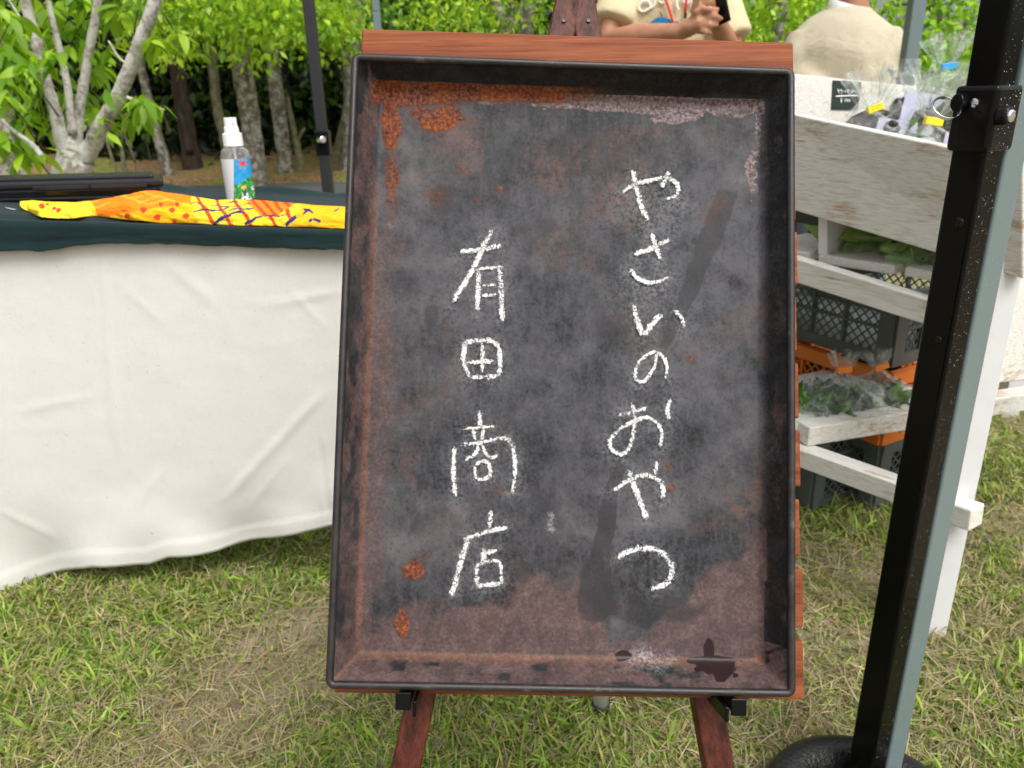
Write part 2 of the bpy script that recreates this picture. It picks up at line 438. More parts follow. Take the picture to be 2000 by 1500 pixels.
# ================================================================ SETTING: ground
def soil_mat():
    t = NT("lawn_soil"); n = t.noise(6, 6, .6); k = t.noise(130, 6, .7); s = t.noise(420, 3)
    soil = t.ramp(k, [(.3, (.19, .15, .11)), (.5, (.30, .245, .185)), (.7, (.42, .36, .28))])
    thatch = t.ramp(k, [(.3, (.15, .135, .07)), (.6, (.27, .24, .13))])
    c = t.mix(t.ramp(n, [(.42, 0), (.62, 1)]), soil, thatch)
    c = t.mix(t.ramp(s, [(.68, 0), (.74, .7)]), c, (.42, .38, .32))
    t.set(color=c, rough=.95, spec=.15); t.bump(k, .8, .006); return t.m
def asphalt_mat():
    t = NT("asphalt"); n = t.noise(90, 4); w = t.noise(1.5, 4)
    t.set(color=t.mix(t.ramp(w, [(.4, 0), (.7, .5)]), t.ramp(n, [(.3, (.05, .052, .055)), (.7, (.10, .104, .108))]), (.13, .135, .14)), rough=.7, spec=.4); t.bump(n, .4, .004); return t.m
def litter_mat():
    t = NT("leaf_litter"); n = t.noise(1.6, 5); k = t.noise(22, 6, .7)
    c = t.ramp(k, [(.3, (.06, .04, .022)), (.5, (.21, .13, .065)), (.7, (.36, .25, .13))])
    g = t.ramp(k, [(.3, (.05, .07, .012)), (.7, (.22, .26, .05))])
    t.set(color=t.mix(t.ramp(n, [(.46, 0), (.62, .8)]), c, g), rough=.95, spec=.1); t.bump(k, .8, .03); return t.m
def ground_sheet(name, xs, ys, z, m):
    X, Y = np.meshgrid(xs, ys, indexing='ij'); Z = z(X, Y) if callable(z) else np.full_like(X, z)
    return tag(mesh_np(name, np.stack([X, Y, Z], -1).reshape(-1, 3), grid_faces(len(xs), len(ys)), m, smooth=True), kind='structure')
ground_sheet("lawn", np.linspace(-60, 60, 41), np.concatenate([[-60, -20, -5], np.linspace(-1, 8.3, 20)]), 0.0, soil_mat())
ground_sheet("road", np.linspace(-60, 60, 41), np.array([8.25, 9.45]), .012, asphalt_mat())
def bank_z(X, Y): return .0 + .10 * sstep(9.45, 9.7, Y) + .9 * sstep(10.2, 16, Y) + .10 * (vnoise(np.stack([X * .8, Y * .8], -1).reshape(-1, 2), 3).reshape(X.shape) - .5) * sstep(9.5, 10.5, Y)
ground_sheet("woodland_bank", np.linspace(-60, 60, 161), np.concatenate([np.linspace(9.4, 16, 30), [20, 30, 60, 120, 200]]), bank_z, litter_mat())

# ---------------------------------------------------------------- lawn grass (nobody could count it)
def blades(pos, L, W, lean, az, col, bend):
    """curved tapering blades as strips of 4 rows"""
    n = len(pos); dirv = np.stack([np.cos(az), np.sin(az), np.zeros(n)], -1); side = np.stack([-np.sin(az), np.cos(az), np.zeros(n)], -1)
    tw = rng.uniform(-.7, .7, n); side = side * np.cos(tw)[:, None] + np.array([0, 0, 1]) * np.sin(tw)[:, None]
    rows = []; p = pos.copy(); ang = lean.copy()
    for k, (s, w) in enumerate(((0, .75), (.34, 1), (.7, .7), (1, .06))):
        if k:
            ds = (s - prev) * L
            p = p + dirv * (np.cos(ang) * ds)[:, None] + np.array([0, 0, 1]) * (np.sin(ang) * ds)[:, None]
            ang = ang - bend
        prev = s
        q = p.copy(); q[:, 2] = np.maximum(q[:, 2], .0015)
        rows += [q - side * (W * w / 2)[:, None], q + side * (W * w / 2)[:, None]]
    V = np.stack(rows, 1).reshape(-1, 3)
    b = np.arange(n)[:, None, None] * 8
    Fc = (b + np.array([[0, 1, 3, 2], [2, 3, 5, 4], [4, 5, 7, 6]])[None]).reshape(-1, 4)
    return V, Fc, np.repeat(col, 8, 0)
def lawn_points(n, y0, y1, pw):
    """points in the part of the lawn the frame can see, denser close by"""
    t = rng.random(n); e = 1 - pw
    Y = (y0 ** e + t * (y1 ** e - y0 ** e)) ** (1 / e)
    X = rng.uniform(-1, 1, n) * (.84 * Y + .42)
    return np.stack([X, Y, np.zeros(n)], -1)
def green_density(P):
    d = fbm(P[:, :2] * 2.6, 5, 4) * .75 + fbm(P[:, :2] * 11, 9, 3) * .35
    for (px_, py_, r, a) in ((430, 1420, .16, -.35), (600, 1330, .12, -.28), (130, 1280, .3, -.06), (1680, 1110, .12, -.22), (1850, 1100, .12, -.10), (560, 1260, .1, -.16), (1900, 1330, .15, -.05),
                             (1640, 1000, .14, .16), (1000, 1440, .2, .12), (660, 1430, .08, .2), (1950, 930, .3, .15), (200, 1180, .2, -.05), (1640, 1380, .1, .1)):
        c = onZ(px_, py_, 0); d += a * np.exp(-((P[:, 0] - c[0]) ** 2 + (P[:, 1] - c[1]) ** 2) / (r * r))
    return d
def make_lawn():
    parts = []
    # dry straw, flat and tangled
    P = lawn_points(150000, .45, 5.5, 1.25); n = len(P)
    dn = fbm(P[:, :2] * 7, 21, 3); P = P[rng.random(n) < .5 + .8 * dn]; n = len(P)
    c = np.array([[.50, .41, .26]]) * rng.uniform(.4, 1.2, (n, 1)) * rng.uniform(.92, 1.08, (n, 3))
    gy = rng.random(n) < .3; c[gy] = np.array([.36, .285, .20]) * rng.uniform(.5, 1.3, (gy.sum(), 1))
    P[:, 2] = rng.uniform(.001, .016, n)
    parts.append(blades(P, rng.uniform(.012, .055, n), rng.uniform(.0008, .0024, n), rng.uniform(-.15, .75, n), rng.uniform(0, 6.283, n), c, rng.uniform(-.15, .3, n)))
    # green blades
    P = lawn_points(360000, .45, 7.5, 1.2); d = green_density(P)
    k = rng.random(len(P)) < np.clip((d - .21) * 2.5, .16, .96); P = P[k]; d = d[k]; n = len(P)
    shade = rng.random((n, 1))
    c = np.array([[.10, .19, .022]]) * (1 - shade) + np.array([[.33, .465, .07]]) * shade
    c *= rng.uniform(.5, 1.25, (n, 1))
    ol = rng.random(n) < .26; c[ol] = np.array([.42, .40, .12]) * rng.uniform(.6, 1.2, (ol.sum(), 1))
    P[:, 2] = rng.uniform(0, .006, n)
    vig = np.clip((d - .22) * 2.0, .4, 1.1)
    parts.append(blades(P, rng.uniform(.018, .050, n) * vig, rng.uniform(.0024, .0052, n), rng.uniform(.0, 1.15, n), rng.uniform(0, 6.283, n), c, rng.uniform(.0, .6, n)))
    # tufts of taller shoots
    T = lawn_points(650, .45, 6, 1.2); T = T[green_density(T) > .47]
    P = np.repeat(T, 7, 0); n = len(P); P[:, :2] += rng.normal(0, .008, (n, 2)); P[:, 2] = .003
    sh = rng.random((n, 1)); c = np.array([[.17, .32, .03]]) * (1 - sh) + np.array([[.38, .54, .075]]) * sh
    parts.append(blades(P, rng.uniform(.03, .066, n), rng.uniform(.0026, .0056, n), rng.uniform(.5, 1.5, n), rng.uniform(0, 6.283, n), c, rng.uniform(.05, .6, n)))
    off = 0; Vs, Fs, Cs = [], [], []
    for V, Fc, c in parts: Vs.append(V); Fs.append(Fc + off); Cs.append(c); off += len(V)
    tag(mesh_np("grass", np.concatenate(Vs), np.concatenate(Fs), M['grass'], smooth=True, col=np.concatenate(Cs)), kind='stuff')
make_lawn()

# ================================================================ SIGN: slatted board, easel, oven tray
def pose_uv(o, ux, uy): return (lambda a, b, c=0.0: np.asarray(o) + ux * a + uy * b + unit(np.cross(ux, uy)) * c)
BUX, BUY = unit((.999, .002, -.053)), unit((.035, .443, .896))
BUY = unit(BUY - BUX * (BUX @ BUY)); BN = np.cross(BUX, BUY)
BO = np.array([-.159, .523, .456]); BW, BH = .405, .598
board_at = pose_uv(BO, BUX, BUY)
bd = empty("slatted_board", board_at(.2, 0, -.01), "red brown wooden board of horizontal slats standing on the easel hooks behind the iron tray", "wooden board")
pitch = (BH - .050) / 9
for k in range(10):
    lo = k * pitch; jit = [.0, .001, -.001, .0005, 0, -.0008, .001, 0, .0006, 0][k]
    hgt = .050
    m = MB(); c = board_at(BW / 2 + jit, lo + hgt / 2, -.006)
    m.obox(c, BUX * BW / 2, BUY * hgt / 2, BN * .006)
    m.build("slat", M['easel_wood'], bd, bevel=.0018)
for a in (.06, BW - .06):
    m = MB(); m.obox(board_at(a, BH / 2, -.0165), BUX * .018, BUY * (BH / 2 - .004), BN * .0042); m.build("batten", M['leg_wood'], bd, bevel=.001)

es = empty("easel", (0.03, .6, 0), "dark red brown wooden easel whose two front legs meet in a point above the board", "easel")
LC = -.033                                                        # the legs run behind the battens
def board_px(x, y, c): return onP(x, y, board_at(0, 0, c), BN)
def leg_line(pb, pt):
    a, b = board_px(*pb, LC + .011), board_px(*pt, LC + .011); d = unit(b - a)
    foot = a - d * (a[2] / d[2]); return foot - BN * .011, b + d * .075 - BN * .011, d
for pb, pt in (((805, 1440), (1104, 30)), ((1397, 1440), (1143, 30))):
    a, b, d = leg_line(pb, pt); side = unit(np.cross(d, BN))
    m = MB(); m.obox((a + b) / 2, d * np.linalg.norm(b - a) / 2, side * .0128, BN * .011); lo_ = m.build("leg", M['leg_wood'], es, bevel=.002)
top = board_px(1122, -60, LC)
m = MB(); m.tube([top - BN * .02, np.array([.128, .962, .026])], [.011, .0125], 14); m.build("back_leg", M['white_plastic'], es, smooth=True)
m = MB(); m.tube([np.array([.128, .962, .028]), np.array([.1275, .963, .008]), np.array([.1275, .963, .0])], [.0145, .0135, .012], 14); m.build("rubber_tip", M['matte_black'], es, smooth=True)
m = MB()
for x in (1101, 1149):
    c = board_px(x, 41, LC + .0115); m.tube([c, c + BN * .0012], [.0022, .0018], 8)
m.build("screw", M['matte_black'], es)
TUX, TUY = unit((.998, 0, -.056)), unit((.058, .418, .906)); TUY = unit(TUY - TUX * (TUX @ TUY)); TN = np.cross(TUX, TUY)
TO = np.array([-.158, .498, .483]); TW, TH, TD, TI = .385, .534, .028, .0205
tray_at = pose_uv(TO, TUX, TUY)
for (x, y, s) in ((790, 1366, -1), (1436, 1372, 1)):
    h = MB(); p = onP(x, y, tray_at(0, 0, 0), TN); a, b = (p - TO) @ TUX, (p - TO) @ TUY
    w = .0062
    h.obox(tray_at(a, -.0075, -.022), TUX * w, TUY * .0012, TN * .030)                        # tongue under the tray
    h.obox(tray_at(a, -.0055, .0088), TUX * w, TUY * .0068, TN * .0012)                       # upturned lip
    h.obox(tray_at(a + s * -.009, -.012, -.018), TUX * .0016, TUY * .006, TN * .026)
    h.build("hook", M['black_gloss'], es, bevel=.0008)

def px_tray(x, y, c=-TD):
    p = onP(x, y, tray_at(0, 0, c), TN); q = p - TO
    return np.array([q @ TUX, q @ TUY])
STROKES = [  # (character, [(width px, points)...])
 ("有", [(13, [(900,492),(940,489),(978,480)]), (14, [(961,451),(943,485),(924,526),(883,593)]), (14, [(935,528),(934,570),(932,608)]), (8, [(930,527),(956,524),(981,523)]),
        (14, [(976,526),(979,576),(981,627)]), (7, [(943,558),(969,557)]), (9, [(942,578),(971,576)])]),
 ("田", [(13, [(908,670),(906,705),(917,738)]), (12, [(908,672),(922,667),(960,666),(974,681),(977,708),(974,736)]), (12, [(919,738),(974,735)]), (10, [(942,670),(942,727)]), (10, [(912,708),(964,706)])]),
 ("商", [(11, [(938,805),(938,833)]), (6, [(907,838),(969,832)]), (9, [(924,839),(928,858)]), (9, [(945,837),(941,861)]), (12, [(888,872),(886,920),(889,968)]),
        (11, [(900,870),(938,864),(980,856),(997,864),(1005,892),(1005,934),(1000,962)]), (8, [(934,872),(929,886),(911,897)]), (8, [(943,871),(949,886),(960,893),(970,890)]),
        (9, [(927,911),(932,934),(955,931),(956,909),(946,900),(931,906)])]),
 ("店", [(12, [(959,997),(955,1032)]), (11, [(906,1053),(952,1038),(994,1029)]), (15, [(915,1052),(901,1094),(881,1165)]), (15, [(946,1071),(945,1098)]), (10, [(949,1080),(969,1075)]),
        (12, [(930,1106),(932,1144)]), (9, [(930,1106),(945,1098),(968,1095),(978,1103),(980,1140)]), (12, [(932,1144),(980,1139)])]),
 ("や", [(14, [(1236,336),(1241,366),(1251,401),(1264,431)]), (11, [(1215,377),(1239,361),(1267,354),(1297,349),(1317,356),(1324,371),(1317,385),(1302,389)]), (13, [(1306,335),(1292,366)])]),
 ("さ", [(14, [(1240,496),(1275,485),(1306,469)]), (13, [(1273,458),(1280,482),(1289,507)]), (11, [(1230,527),(1246,545),(1269,553),(1287,550),(1304,543)])]),
 ("い", [(14, [(1236,594),(1246,632),(1258,652),(1282,622),(1292,618)]), (10, [(1318,607),(1331,622),(1334,639)])]),
 ("の", [(9, [(1281,693),(1278,715),(1264,738),(1252,746),(1240,738),(1243,715),(1257,698),(1278,688),(1295,698),(1302,719),(1299,740)])]),
 ("お", [(10, [(1208,812),(1236,804),(1261,797)]), (10, [(1234,788),(1239,819),(1236,847),(1228,875),(1212,887),(1195,878),(1191,861),(1208,840),(1236,823),(1264,816),(1285,830),(1293,851),(1287,873)]), (10, [(1309,780),(1303,799),(1305,817)])]),
 ("や", [(16, [(1228,918),(1240,955),(1262,1013)]), (12, [(1198,958),(1229,937),(1260,928),(1285,937),(1295,955),(1292,974)]), (11, [(1283,902),(1278,925)])]),
 ("つ", [(15, [(1207,1088),(1229,1075),(1261,1070),(1292,1078),(1309,1100),(1311,1121),(1299,1140),(1272,1148)])]),
]
def make_tray():
    tr = empty("oven_tray", tray_at(TW / 2, 0, -.015), "rusty black iron oven tray standing upright on the easel as a chalk sign", "chalk sign")
    def axis(L):
        e = np.concatenate([np.linspace(.0035, TI - .003, 9), np.linspace(TI - .002, TI + .004, 6)])
        mid = np.arange(TI + .006, L - TI - .006, .002)
        return np.concatenate([e, mid, L - e[::-1]])
    us, vs = axis(TW), axis(TH)
    U, V = np.meshgrid(us, vs, indexing='ij')
    du, dv = np.minimum(U, TW - U), np.minimum(V, TH - V)
    k = .0022
    d = -k * np.log(np.exp(-du / k) + np.exp(-dv / k))                    # soft minimum rounds the mitre
    s = (TI - d) / (TI - .0035)
    wall = np.where(s > 0, np.minimum(s, 1), 0)
    r = .0035; x = TI - d
    c = -TD + (TD + .001) * np.clip(np.where(x < -r, 0, np.where(x < r, (x + r) ** 2 / (4 * r * (TI - .0035)), x / (TI - .0035))), 0, 1)
    seam = np.exp(-((du - dv) / .0007) ** 2) * (d < TI - .001) * np.where((V > TH / 2) ^ (U > TW / 2), 1, .8)
    c = c - .0006 * seam
    c += (fbm(np.stack([U * 18, V * 18], -1).reshape(-1, 2), 31, 3).reshape(U.shape) - .5) * .0022 * (d > TI)
    P = TO + TUX * U[..., None] + TUY * V[..., None] + TN * c[..., None]
    # stain and wall shade masks in photo pixels of the floor plane
    PX = np.stack(to_px(P.reshape(-1, 3)), -1); x, y = PX[:, 0], PX[:, 1]
    nz = lambda sc, sd: fbm(np.stack([x / sc, y / sc], -1), sd, 4) - .5
    df = d.reshape(-1); Uf, Vf = U.reshape(-1), V.reshape(-1)
    on = df > TI - .003
    def blob(cx, cy, rx, ry, a=1, wob=.9, rot=0):
        xx, yy = x - cx, y - cy
        if rot: xx, yy = xx * math.cos(rot) + yy * math.sin(rot), -xx * math.sin(rot) + yy * math.cos(rot)
        q = np.sqrt((xx / rx) ** 2 + (yy / ry) ** 2) + wob * nz(min(rx, ry, 60) * .9, int(cx) % 97)
        return a * (1 - sstep(.45, 1.35, q))
    mx = lambda *a: np.maximum.reduce(a)
    edge = np.interp(x, [690, 800, 1000, 1060, 1130, 1190, 1260, 1330, 1400, 1500], [1225, 1180, 1150, 1105, 1120, 1230, 1235, 1150, 1080, 1020])
    red = sstep(-18, 55, y - edge + 60 * nz(45, 2)) * .9
    red = mx(red, .62 * sstep(85, 10, x - (752 - (y - 180) * .047) + 50 * nz(60, 4)) * sstep(330, 520, y), .5 * blob(900, 285, 60, 55), .45 * blob(850, 400, 40, 60), .5 * blob(800, 900, 30, 60), .35 * blob(1330, 950, 25, 30),
             .55 * sstep(60, 10, 1490 - x + 30 * nz(40, 6)) * sstep(900, 1100, y), .38 * blob(960, 960, 60, 35), .3 * blob(980, 690, 50, 60), .35 * blob(1230, 260, 120, 30), .35 * blob(740, 820, 60, 200), .3 * blob(1400, 700, 60, 120))
    red *= on
    red = mx(red, .85 * (df < TI) * (Vf < TI + .02) * sstep(.22, .52, fbm(np.stack([x / 34, y / 15], -1), 8, 4)), .7 * (df < TI) * (Uf < TI) * sstep(.28, .58, fbm(np.stack([x / 13, y / 60], -1), 12, 4)),
             .35 * (df < TI) * (Uf > TW - TI) * sstep(.4, .8, vnoise(np.stack([x / 16, y / 70], -1), 14)))
    ytop = 184 + (x - 752) * .026
    up = y - ytop
    rust = mx(1.0 * sstep(34, 6, up + 14 * nz(30, 3)) * sstep(1000, 800, x + 100 * nz(50, 15)), sstep(16, 3, up + 8 * nz(20, 5)) * sstep(1300, 1020, x) * .8,
              .74 * blob(850, 228, 74, 30, 1, 1.3), .98 * blob(764, 235, 20, 62, 1, .9), .55 * blob(765, 350, 18, 90), blob(808, 1113, 26, 22, .9, .6), blob(785, 1215, 15, 36, .95, .8), .42 * blob(850, 380, 20, 26, 1, 1.2),
              .5 * blob(905, 330, 16, 14), .5 * blob(975, 370, 9, 10), .5 * blob(933, 390, 9, 12), .6 * blob(1309, 952, 10, 11), .32 * blob(1395, 410, 26, 40, 1, 1.4, .5), .45 * blob(1305, 915, 9, 14), .45 * blob(1350, 700, 12, 12), .4 * blob(945, 1215, 12, 12),
              .4 * blob(980, 960, 14, 10), .45 * blob(830, 1085, 14, 10), .35 * blob(870, 635, 8, 12), .5 * blob(700, 1270, 8, 200, 1, .4) * 0)
    rust = np.maximum(rust, .55 * sstep(26, 6, up + 8 * nz(18, 9)) * sstep(700, 800, x) * (up > -6) * sstep(1500, 1300, x) * .6) * (df > TI - .006)
    pink = mx(.85 * sstep(34, 8, up + 20 * nz(34, 7)) * sstep(960, 1120, x + 80 * nz(50, 19)), .95 * blob(1320, 222, 62, 24, 1, .8), .6 * blob(1440, 215, 40, 18), .8 * blob(1468, 330, 14, 60, 1, 1.3), .55 * blob(1480, 250, 10, 60, 1, 1.4), .55 * sstep(34, 10, up) * sstep(800, 960, x),
              .5 * blob(765, 400, 14, 60, 1, 1.3), .5 * blob(870, 430, 26, 9, 1, 1.2), .4 * blob(1322, 430, 14, 36, 1, 1.6)) * on
    # dark grease run from the upper right to the lower left, and the black patch it ends in
    t_ = np.interp(y, [370, 560, 760, 960, 1130, 1200], [1425, 1350, 1260, 1195, 1165, 1170]); wd = np.interp(y, [360, 480, 600, 700, 900, 960, 1100, 1160], [26, 26, 17, 13, 14, 16, 24, 40])
    dark = .95 * (1 - sstep(.7, 1.1, np.abs(x - t_) / wd + .5 * nz(22, 33))) * sstep(352, 385, y) * (y < 1200) * np.interp(y, [362, 640, 700, 900, 940], [.9, .9, .55, .5, 1])
    dark = mx(dark, .95 * blob(1165, 1165, 44, 66), .75 * blob(1290, 1190, 110, 40, 1, 1.4), .7 * blob(862, 395, 34, 36, 1, 1.0), .7 * blob(842, 610, 22, 30, 1, 1.3), .55 * blob(990, 290, 60, 50), .5 * blob(1150, 300, 120, 50), .5 * blob(860, 310, 60, 50),
              .6 * blob(860, 1030, 60, 60), .45 * blob(1030, 1000, 120, 80), .4 * blob(860, 690, 30, 40), .55 * blob(1190, 620, 50, 90), .6 * blob(820, 1030, 26, 22), .45 * blob(1000, 850, 90, 90), .4 * blob(1060, 460, 60, 60)) * on
    wall_shade = np.where(df < TI - .001, .95 * sstep(0, .006, TI - df), 0) * np.where((Uf < TI) | ((Vf < TI) & (Uf < TW - TI)), .7, 1)  # painted shade: inner walls darkened, most on the top and right ones
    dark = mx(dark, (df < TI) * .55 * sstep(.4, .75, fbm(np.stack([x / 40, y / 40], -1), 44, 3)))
    grey = mx(.75 * blob(1400, 600, 120, 320, 1, .7), .55 * blob(1050, 650, 200, 350, 1, .9), .45 * blob(1250, 900, 140, 200, 1, .9), .4 * blob(900, 500, 120, 120), .35 * blob(1000, 900, 120, 120)) * on
    fold = np.exp(-((df - TI) / .0038) ** 2) * np.where(Uf < TW / 2, np.where(np.abs(du.reshape(-1)) < np.abs(dv.reshape(-1)), .75, .0), .35) * sstep(240, 420, y)
    fold = mx(fold, np.exp(-((df - TI) / .0045) ** 2) * (Vf < TI + .01) * .8, np.exp(-((df - TI) / .003) ** 2) * (Vf > TH - TI - .01) * .9 * sstep(1300, 900, x))
    cor = np.exp(-((Uf - Vf) / .0035) ** 2) * (df < TI) * (Uf < TI + .002) * (Vf < TI + .002)
    fold = mx(fold, .8 * cor, .5 * np.exp(-((TW - Uf - Vf) / .003) ** 2) * (df < TI) * (Vf < TI))
    wet = mx(blob(1217, 1281, 18, 12, 1, .7), blob(1388, 1290, 56, 10, 1, .6), blob(1415, 1312, 26, 22, 1, 1.4), .9 * blob(1385, 1268, 12, 26, 1, .4), blob(1380, 1305, 24, 12, 1, 1.4)) * 1.1
    dust = .25 * blob(1265, 1290, 60, 26, 1, 1.2) + .35 * blob(1260, 1285, 16, 14, 1, 1.3) + .5 * blob(1077, 1020, 8, 22, 1, 1.2)
    pts = []
    for _, ss in STROKES:
        for w, q in ss:
            for a in catmull(q, 4): pts.append((a[0] + rng.normal(0, 4), a[1] + rng.normal(3, 5)))
    pts = np.array(pts); best = np.full(len(x), 1e9)
    for p in pts: best = np.minimum(best, (x - p[0]) ** 2 + (y - p[1]) ** 2)
    dust = dust + .07 * np.exp(-best / 700) + .14 * np.exp(-best / 90)
    dust += .10 * blob(1270, 420, 90, 50, 1, 1.2) + .08 * blob(1260, 560, 70, 60, 1, 1.2)
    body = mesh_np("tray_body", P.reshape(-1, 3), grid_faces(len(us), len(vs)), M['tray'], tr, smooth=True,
                   attrs=dict(red=red, rust=rust, pink=pink, dark=dark, dust=np.clip(dust, 0, 1), fold=fold, grey=grey, wet=wet, wall_shade=wall_shade))
    sm = body.modifiers.new("shell", 'SOLIDIFY'); sm.thickness = .0014; sm.offset = -1 if True else 1
    # rolled edge with a wire bead
    R, b = .0075, .0033; path = []
    for (cu, cv, a0) in ((R, R, 180), (TW - R, R, 270), (TW - R, TH - R, 0), (R, TH - R, 90)):
        for a in np.linspace(a0, a0 + 90, 7): path.append((cu + R * math.cos(math.radians(a)), cv + R * math.sin(math.radians(a))))
    dense = []
    for i in range(len(path)):
        a, c2 = np.array(path[i]), np.array(path[(i + 1) % len(path)]); L = np.linalg.norm(c2 - a)
        for t2 in np.linspace(0, 1, max(1, int(L / .012)) + (L > .01), endpoint=False): dense.append(a + (c2 - a) * t2)
    m = MB(); n = 10; N = len(dense)
    for i, q in enumerate(dense):
        tg = unit(dense[(i + 1) % N] - dense[i - 1]); nr = np.array([tg[1], -tg[0]])
        wob = .00012 * math.sin(i * .21 + 1)
        for k2 in range(n):
            th = 2 * math.pi * k2 / n
            uv = q + nr * (b * math.cos(th) - b * .95 + wob)
            m.v.append(tuple(tray_at(uv[0], uv[1], -.0016 + b * math.sin(th))))
    for i in range(N):
        for k2 in range(n):
            a, a2 = i * n, ((i + 1) % N) * n; k3 = (k2 + 1) % n
            m.f.append((a + k2, a + k3, a2 + k3, a2 + k2))
    m.build("rolled_rim", M['rim'], tr, smooth=True)
    # chalk writing: every character a mesh of its own lying on the iron
    scl = .66 / F
    for ch, ss in STROKES:
        V, Fs, A = [], [], []
        for w, q in ss:
            pts2 = catmull([px_tray(*p) for p in q], 9); N = len(pts2); b0 = len(V)
            for i, p in enumerate(pts2):
                tg = unit(pts2[min(i + 1, N - 1)] - pts2[max(i - 1, 0)]); nr = np.array([-tg[1], tg[0]])
                e = 1.0
                ww = (w + 4.0) * scl * .5 * (.78 + .22 * math.sin(math.pi * min(1, max(0, (i + .8) / (N + .6)))) ** .5) * (1 + .13 * math.sin(i * 1.7 + w) + .08 * math.sin(i * 4.1))
                for s_ in (-1, -.5, 0, .5, 1):
                    uv = p + nr * s_ * ww + tg * (-.002 if i == 0 else (.002 if i == N - 1 else 0))
                    V.append(tray_at(uv[0], uv[1], -TD + .0018)); A.append(max(abs(s_), .95 if i in (0, N - 1) else 0))
            for i in range(N - 1):
                for k2 in range(4): Fs.append((b0 + i * 5 + k2, b0 + i * 5 + k2 + 1, b0 + (i + 1) * 5 + k2 + 1, b0 + (i + 1) * 5 + k2))
        tag(mesh_np("chalk_character", V, Fs, M['chalk'], tr, attrs=dict(across=A)), "white chalk character " + ch)
make_tray()

# ================================================================ TENT POLES
PD = unit((.53, .85, 0)); PR = np.array([PD[1], -PD[0], 0])
NA = math.cos(math.radians(28.6)) * -PD - math.sin(math.radians(28.6)) * PR
NA = unit(NA); NB = np.array([-NA[1], NA[0], 0])                   # the two faces the camera sees
if NB @ -PD < 0: NB = -NB
def pole_box(m, c, z0, z1, w):
    c = np.asarray(c, float)
    return m.obox(np.array([c[0], c[1], (z0 + z1) / 2]), NA * w / 2, NB * w / 2, np.array([0, 0, (z1 - z0) / 2]))
W1 = .0338
corner = onY(1778, 850, .745)                                      # the edge between its two visible faces
edge0 = onZ(1705, 1500, .10); 
pc = np.array([edge0[0], edge0[1], 0])
def edge_at():                                                     # vertical line through the pixel pair of that edge
    best = None
    for Y in np.linspace(.55, .95, 81):
        a = onY(1842, 750, Y); q = to_px((a[0], a[1], onY(1704, 1490, Y)[2]))
        e = abs(q[0] - 1704)
        if best is None or e < best[0]: best = (e, a)
    return best[1]
pe = onY(1841, 750, .76)
# pixel width of face A at mid height fixes the distance
pe = pe * 1.0
P1 = np.array([pe[0], pe[1], 0]) - NA * W1 / 2 - NB * W1 / 2
zb0, zb1 = onY(1925, 298, pe[1])[2], onY(1943, 166, pe[1])[2]
tp = empty("tent_pole", P1, "glossy black wet tent pole in front with a locking bracket and pull ring", "tent pole")
m = MB(); pole_box(m, P1, .045, zb1 - .03, W1); m.build("outer_tube", M['black_gloss'], tp, bevel=.0035, seg=3)
m = MB(); pole_box(m, P1, zb1 - .03, 2.2, W1 - .0025); m.build("inner_tube", M['black_gloss'], tp, bevel=.0035, seg=3)
m = MB(); pole_box(m, P1, 0.0, .012, .075); pole_box(m, P1, .012, .045, W1 - .004); m.build("foot_plate", M['black_gloss'], tp, bevel=.002)
WB = .0425
m = MB(); pole_box(m, P1, zb0, zb1, WB); br = m.build("bracket", M['black_plastic'], tp, bevel=.0045, seg=3)
fa = P1 + NA * (WB / 2); fb = P1 + NB * (WB / 2)
def on_face(x, y, o, n): return onP(x, y, o, n)
s1 = on_face(1905, 201, fa, NA)
m = MB(); m.tube([s1, s1 + NA * .0022, s1 + NA * .0028], [.0045, .0042, .002], 14); m.build("screw", M['chrome'], br, smooth=False)
k1 = on_face(1952, 226, fb, NB)
m = MB(); m.tube([k1, k1 + NB * .008, k1 + NB * .010], [.0085, .0085, .0075], 18); kn = m.build("bolt_cap", M['black_plastic'], br, bevel=.0008)
m = MB(); m.tube([k1 + NB * .0095, k1 + NB * .0115, k1 + NB * .0125], [.0058, .0056, .004], 16); m.build("bolt", M['chrome'], br, bevel=.0004)
r0 = on_face(1880, 200, fa, NA)
m = MB(); m.tube([r0, r0 + NA * .010], [.0068, .0064], 14, sq=1.3); m.build("latch", M['black_plastic'], br, bevel=.001)
# pull ring: two wire turns, hanging out to the left of the bracket
rc = r0 + NA * .021 - np.array([0, 0, .0045]) + PR * -.002
e1, e2 = unit(NA + np.array([0, 0, -.22])), unit(np.cross(NA, (0, 0, 1)) * .55 + np.array([0, 0, .36]) + NB * .2); e2 = unit(e2 - e1 * (e1 @ e2))
m = MB()
for off in (-.0009, .0009):
    nn_ = np.cross(e1, e2)
    m.tube([rc + nn_ * off + e1 * .0165 * math.cos(a) + e2 * .0125 * math.sin(a) for a in np.linspace(0, 2 * math.pi, 41)], .0010, 8, cap=False)
m.build("pull_ring", M['chrome'], br, smooth=True)
def hole(x, y, o, n, r, par):
    c = on_face(x, y, o, n); m = MB()
    m.tube([c - n * .0004, c + n * .0012, c + n * .0008, c - n * .0006], [r, r * .97, r * .72, r * .6], 20); return m.build("button_hole", M['black_plastic'], par, smooth=True)
pa = P1 + NA * (W1 / 2)
hole(1872, 436, pa, NA, .0062, tp); hole(1832, 664, pa, NA, .0048, tp)
